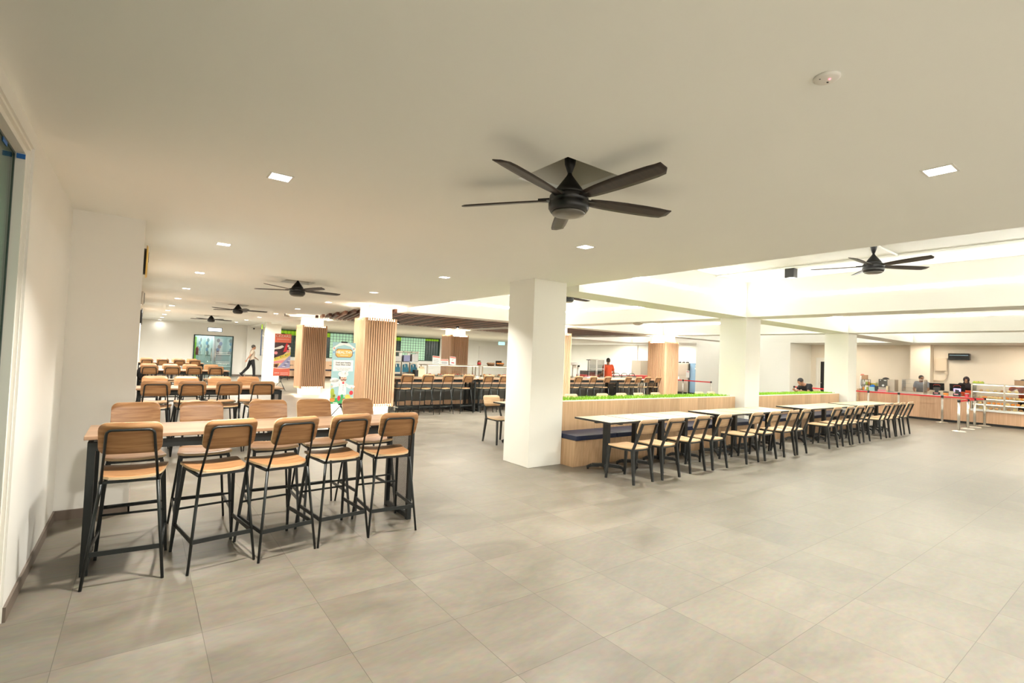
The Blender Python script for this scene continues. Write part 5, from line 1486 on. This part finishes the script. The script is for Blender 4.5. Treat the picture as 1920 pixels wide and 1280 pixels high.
# ================================================================== people
def limb_mesh(V, Eg):
    """closed tapering limbs along the joints, ready to be fused; a 5th value widens a joint sideways"""
    m = MB()
    for a, b in Eg:
        A, B = V[a], V[b]
        oa, ob = (A[4] if len(A) > 4 else 0), (B[4] if len(B) > 4 else 0)
        for s in ((-1, 0, 1) if oa or ob else (0,)):
            p, q = Vector((A[0], A[1] + s * oa, A[2])), Vector((B[0], B[1] + s * ob, B[2]))
            n = max(4, int((q - p).length / 0.05))
            m.tube([p.lerp(q, i / n) for i in range(n + 1)], [A[3] + (B[3] - A[3]) * i / n for i in range(n + 1)], 14)
            m.ball(p, A[3] * 0.995, 0, 14, 10).ball(q, B[3] * 0.995, 0, 14, 10)
    return m.v, m.f
def fuse(mb, vox):
    """merge overlapping pieces into one continuous surface"""
    me = bpy.data.meshes.new('tmp'); me.from_pydata(mb.v, [], mb.f); me.update()
    bm = bmesh.new(); bm.from_mesh(me); bmesh.ops.recalc_face_normals(bm, faces=bm.faces[:]); bm.to_mesh(me); bm.free()
    o = bpy.data.objects.new('tmp', me); COL.objects.link(o)
    r = o.modifiers.new('r', 'REMESH'); r.mode = 'VOXEL'; r.voxel_size = vox; r.use_smooth_shade = True
    q = o.modifiers.new('sm', 'SMOOTH'); q.factor = 0.5; q.iterations = 3
    dg = bpy.context.evaluated_depsgraph_get()
    m2 = bpy.data.meshes.new_from_object(o.evaluated_get(dg))
    bpy.data.objects.remove(o); bpy.data.meshes.remove(me)
    out = MB(); out.add([v.co.copy() for v in m2.vertices], [list(p.vertices) for p in m2.polygons], 0, True)
    bpy.data.meshes.remove(m2)
    return out
def hand(mb, wr, d, thumb, curl=0.5):
    """palm and five unequal curled fingers; d = direction of the fingers, thumb = side of the thumb"""
    wr, d, th = Vector(wr), Vector(d).normalized(), Vector(thumb).normalized()
    th = (th - d * th.dot(d)).normalized(); nrm = d.cross(th).normalized()
    for k in range(5): mb.ball(wr + d * (0.016 + 0.017 * k), (0.024, 0.024, 0.024), 0, 10, 6)
    for k, (off, ln) in enumerate(((0.030, 0.070), (0.010, 0.080), (-0.010, 0.075), (-0.029, 0.060))):
        mb.ball(wr + d * 0.075 + th * off, 0.014, 0, 8, 6)
        p = wr + d * 0.080 + th * off; pts = [p]; dd = d.copy()
        for j in range(3):
            dd = (dd + nrm * curl * 0.55).normalized(); p = p + dd * ln / 3; pts.append(p)
        mb.tube(pts, [0.0095, 0.009, 0.0085, 0.007], 8)
    p = wr + d * 0.028 + th * 0.022
    mb.tube([p, p + th * 0.026 + d * 0.018, p + th * 0.034 + d * 0.045, p + th * 0.030 + d * 0.066], [0.012, 0.0105, 0.0095, 0.008], 8)
def head(mb, c, f, tilt_up=(0, 0, 1)):
    """head with brow, nose, lips, chin and ears; f = facing direction"""
    c, f, u_ = Vector(c), Vector(f).normalized(), Vector(tilt_up).normalized()
    f = (f - u_ * f.dot(u_)).normalized(); s = u_.cross(f).normalized()
    M = Matrix((f, s, u_)).transposed()
    P = lambda x, y, z: c + M @ Vector((x, y, z))
    t = MB(); t.ball((0, 0, 0.025), (0.098, 0.077, 0.098), 0, 20, 14).ball((0.022, 0, -0.045), (0.068, 0.058, 0.072), 0, 16, 10).ball((0.070, 0, -0.093), (0.024, 0.026, 0.020), 0, 10, 8)
    t.tube([(0.088, 0, 0.022), (0.106, 0, -0.012), (0.116, 0, -0.026)], [0.008, 0.011, 0.013], 8).ball((0.100, 0, -0.030), (0.014, 0.017, 0.010), 0, 8, 6)
    t.ball((0.086, 0, -0.058), (0.012, 0.022, 0.007), 0, 8, 6).ball((0.085, 0, -0.068), (0.012, 0.020, 0.008), 0, 8, 6)
    for e in (-1, 1):
        t.ball((0.078, e * 0.032, 0.026), (0.018, 0.026, 0.010), 0, 8, 6)
        t.ball((-0.008, e * 0.078, -0.008), (0.020, 0.010, 0.032), 0, 10, 8)
    t.tube([(-0.02, 0, -0.05), (-0.035, 0, -0.14)], [0.055, 0.058], 12)
    mb.add([P(*v) for v in t.v], t.f)
    return P
def eyes(P, par):
    m = MB()
    for e in (-1, 1): m.ball(P(0.086, e * 0.032, 0.006), 0.0085, 0, 8, 6)
    m.build('eyes', 'eye_dark', par)
    m = MB()
    m.ball(P(0.096, 0, -0.063), (0.006, 0.012, 0.005), 0, 8, 6)
    m.build('mouth', 'lip', par)
def hair(P, par, mm, long_=0.0):
    m = MB(); t = MB(); t.ball((-0.012, 0, 0.040), (0.103, 0.085, 0.098), 0, 20, 14)
    keep = [f for f in t.f if not all(t.v[i][0] > 0.055 and t.v[i][2] < 0.075 for i in f) and not all(t.v[i][2] < -0.03 - long_ or (t.v[i][0] > 0.01 and t.v[i][2] < 0.01) for i in f)]
    m.add([P(*v) for v in t.v], keep, 0, True)
    m.build('hair', mm, par)
def person(name, label, loc, rot, J, skin, cloth, pants=None, shoes=True, face=(1, 0, 0), up_=(0, 0, 1), hairm=None, vox=0.009, hdirs=None, sleeve=0.55, scale=1.0, long_hair=0.0, shirt_name='shirt'):
    t = thing(name, label, 'person', loc, rot)
    t.scale = (scale,) * 3
    g = lambda k: Vector(J[k])
    mid = lambda a, b, s: tuple(g(a).lerp(g(b), s))
    V = dict(pel=(*J['pel'], 0.100, 0.055), spi=(*J['spi'], 0.092, 0.045), che=(*J['che'], 0.105, 0.055), nck=(*J['nck'], 0.052))
    Eg = [('pel', 'spi'), ('spi', 'che'), ('che', 'nck')]
    for s in 'LR':
        V['sh' + s] = (*J['sh' + s], 0.056); V['el' + s] = (*J['el' + s], 0.040); V['wr' + s] = (*J['wr' + s], 0.026)
        Eg += [('che', 'sh' + s), ('sh' + s, 'el' + s), ('el' + s, 'wr' + s)]
        V['hi' + s] = (*J['hi' + s], 0.088); V['kn' + s] = (*J['kn' + s], 0.055); V['an' + s] = (*J['an' + s], 0.036)
        Eg += [('pel', 'hi' + s), ('hi' + s, 'kn' + s), ('kn' + s, 'an' + s)]
    b = MB(); vs, fs = limb_mesh(V, Eg); b.add(vs, fs)
    P = head(b, J['head'], face, up_)
    b.tube([J['nck'], P(-0.03, 0, -0.08)], [0.054, 0.050], 12)
    for s in 'LR':
        d = (hdirs or {}).get(s) or (g('wr' + s) - g('el' + s)).normalized()
        hand(b, J['wr' + s], d, (1, 0, 0.15) if abs(Vector(d).normalized().x) < 0.8 else (0, -1 if s == 'L' else 1, 0.3))
        an, to = g('an' + s), g('to' + s)
        for k in range(6): b.ball(an.lerp(to, k / 5) - Vector((0, 0, 0.0)), (0.036, 0.036, 0.030), 0, 8, 6)
    bo = fuse(b, vox).build('body', skin, t)
    eyes(P, t)
    if hairm: hair(P, t, hairm, long_hair)
    # shirt
    V2 = dict(hem=(*mid('pel', 'spi', 0.05), 0.122, 0.06), spi=(*J['spi'], 0.114, 0.052), che=(*J['che'], 0.122, 0.060), col=(*mid('che', 'nck', 0.66), 0.072))
    E2 = [('hem', 'spi'), ('spi', 'che'), ('che', 'col')]
    for s in 'LR':
        V2['sh' + s] = (*J['sh' + s], 0.074); V2['sl' + s] = (*mid('sh' + s, 'el' + s, sleeve), 0.066)
        E2 += [('che', 'sh' + s), ('sh' + s, 'sl' + s)]
        if sleeve >= 1:
            V2['cu' + s] = (*mid('el' + s, 'wr' + s, 0.8), 0.042); E2.append(('sl' + s, 'cu' + s))
    c = MB(); vs, fs = limb_mesh(V2, E2); c.add(vs, fs)
    fuse(c, 0.012).build(shirt_name, cloth, t)
    if pants:
        V3 = dict(pel=(*J['pel'], 0.112, 0.055)); E3 = []
        for s in 'LR':
            V3['hi' + s] = (*J['hi' + s], 0.108); V3['kn' + s] = (*J['kn' + s], 0.075); V3['an' + s] = (*mid('kn' + s, 'an' + s, 0.95), 0.062)
            E3 += [('pel', 'hi' + s), ('hi' + s, 'kn' + s), ('kn' + s, 'an' + s)]
        c = MB(); vs, fs = limb_mesh(V3, E3); c.add(vs, fs)
        fuse(c, 0.012).build('trousers', pants, t)
    if shoes:
        for s in 'LR':
            an, to = g('an' + s), g('to' + s); m = MB()
            d = (to - an); d = d.normalized()
            for k in range(7):
                q = an + d * (-0.05 + (to - an).length * 1.25 * k / 6)
                m.ball(q, (0.050 - 0.002 * k, 0.048, 0.046 - 0.003 * k), 0, 10, 8)
            z0 = min(v[2] for v in m.v)
            o = fuse(m, 0.012); o.build('shoe', 'shoe_black', t)
    return t, P
STAND = dict(pel=(0, 0, .95), spi=(0, 0, 1.12), che=(0.01, 0, 1.32), nck=(0, 0, 1.47), head=(0.03, 0, 1.60),
             shL=(0, .175, 1.40), elL=(-.02, .22, 1.12), wrL=(.05, .23, .88), shR=(0, -.175, 1.40), elR=(-.02, -.22, 1.12), wrR=(.05, -.23, .88),
             hiL=(0, .09, .90), knL=(.01, .10, .50), anL=(-.02, .10, .085), toL=(.12, .11, .045), hiR=(0, -.09, .90), knR=(.01, -.10, .50), anR=(-.02, -.10, .085), toR=(.12, -.11, .045))

# man walking past the glass door, long stride to the right
J = dict(STAND)
J.update(nck=(.02, 0, 1.47), head=(.055, 0, 1.595), elL=(.06, .21, 1.13), wrL=(.25, .19, 1.00), elR=(-.13, -.22, 1.15), wrR=(-.27, -.25, .94),
         knR=(.10, -.09, .50), anR=(.13, -.09, .075), toR=(.28, -.09, .042), knL=(-.16, .09, .52), anL=(-.46, .09, .17), toL=(-.36, .09, .055), hiL=(-.02, .09, .90), hiR=(.02, -.09, .90))
person('person', 'grey haired man in beige shirt and black trousers walking past the glass door', (4.76, 29.35, 0.0), 0, J, 'skin', 'shirt_beige', 'black_cloth', hairm='hair_grey', face=(1, 0, 0.05))

# man in orange polo seen from behind at the bar
J = dict(STAND)
J.update(elL=(-.02, .27, 1.13), wrL=(.20, .22, 1.02), elR=(-.02, -.27, 1.13), wrR=(.20, -.20, 1.02), head=(.02, -.01, 1.60))
person('person', 'man in orange polo shirt seen from behind at the bar', (15.55, 14.15, 0), PI / 2 - 0.25, J, 'skin', 'orange_cloth', 'black_cloth', hairm='hair_grey', face=(1, -0.7, 0), shirt_name='polo_shirt')

# seated person in black bending over behind the second bench
SIT = dict(pel=(-.02, 0, .56), spi=(.05, 0, .73), che=(.17, 0, .90), nck=(.29, 0, 1.00), head=(.40, 0, 1.065), shL=(.17, .17, .95), elL=(.34, .24, .72), wrL=(.52, .13, .77), shR=(.17, -.17, .95), elR=(.34, -.24, .72), wrR=(.52, -.13, .77),
           hiL=(.02, .09, .54), knL=(.42, .11, .54), anL=(.40, .11, .085), toL=(.53, .12, .045), hiR=(.02, -.09, .54), knR=(.42, -.11, .54), anR=(.40, -.11, .085), toR=(.53, -.12, .045))
person('person', 'person in black shirt bending over a table behind the second bench', (19.45, 8.0, 0), PI - 0.35, SIT, 'skin', 'black_cloth', 'black_cloth', hairm='hair_black', face=(0.9, 0, -0.5), up_=(0.45, 0, 0.85), scale=1.06)
dup(CHAIR, (19.43, 8.0, 0), PI / 2 - 0.35, 'oak chair under the person in black behind the second bench', 'chairs behind the second bench')
t = dup(TABLE, (18.86, 8.2, 0), 0, 'cafe table before the seated person in black', 'tables behind the second bench')

# staff behind the counter
J = dict(STAND); J.update(head=(.05, 0, 1.585), elL=(.05, .24, 1.14), wrL=(.26, .16, 1.04), elR=(.05, -.24, 1.14), wrR=(.26, -.16, 1.04))
person('person', 'dark haired worker half hidden behind the small glass snack case', (23.0, 5.66, 0), PI, J, 'skin_brown', 'grey_cloth', 'black_cloth', hairm='hair_black', face=(0.7, 0.6, -0.1), scale=0.895)
t, P = person('person', 'woman in black hijab and orange apron at the right cash register', (22.98, 4.42, 0), PI + 0.1, J, 'skin', 'black_cloth', 'black_cloth', face=(1, 0.0, -0.25), up_=(0.2, 0, 1), scale=0.905, sleeve=1.0)
m = MB(); h_ = MB(); h_.ball((-0.012, 0, 0.012), (0.112, 0.096, 0.128), 0, 24, 18)
keep = [f for f in h_.f if not all(h_.v[i][0] > 0.05 and ((h_.v[i][1] / 0.066) ** 2 + ((h_.v[i][2] + 0.015) / 0.085) ** 2) < 1.0 for i in f)]
m.add([P(*v) for v in h_.v], keep, 0, True)
c0 = Vector(P(-0.02, 0, -0.10))
m.lathe([(0.075, 0.05), (0.095, -0.02), (0.135, -0.08), (0.185, -0.16), (0.19, -0.24)], tuple(c0), 20, 0, 0.78, 1.0)
m.build('hijab', 'hijab', t)
a = MB()
a.sheet([-0.17 + 0.034 * i for i in range(11)], lambda x: 0.62, lambda x: 1.20, lambda x, v: (0.175 - 1.2 * x * x, x, v), (0.008, 0, 0), 4)
a.build('apron', 'orange_cloth', t)
BEND = dict(STAND); BEND.update(pel=(-.22, 0, .93), spi=(-.10, 0, 1.10), che=(.04, 0, 1.26), nck=(.14, 0, 1.34), head=(.22, -0.02, 1.40), shL=(.03, .17, 1.31), elL=(.02, .36, 1.20), wrL=(-.02, .56, 1.33), shR=(.03, -.17, 1.31), elR=(.14, -.30, 1.20), wrR=(.30, -.16, 1.33), hiL=(-.22, .09, .89), hiR=(-.22, -.09, .89), knL=(-.1, .1, .5), knR=(-.1, -.1, .5))
person('person', 'worker in orange shirt leaning behind the carton on the pastry case', (23.05, 3.0, 0), PI, BEND, 'skin', 'orange_cloth', 'black_cloth', hairm='hair_black', face=(1, 0, -0.6), up_=(0.5, 0, 0.85), sleeve=1.0)
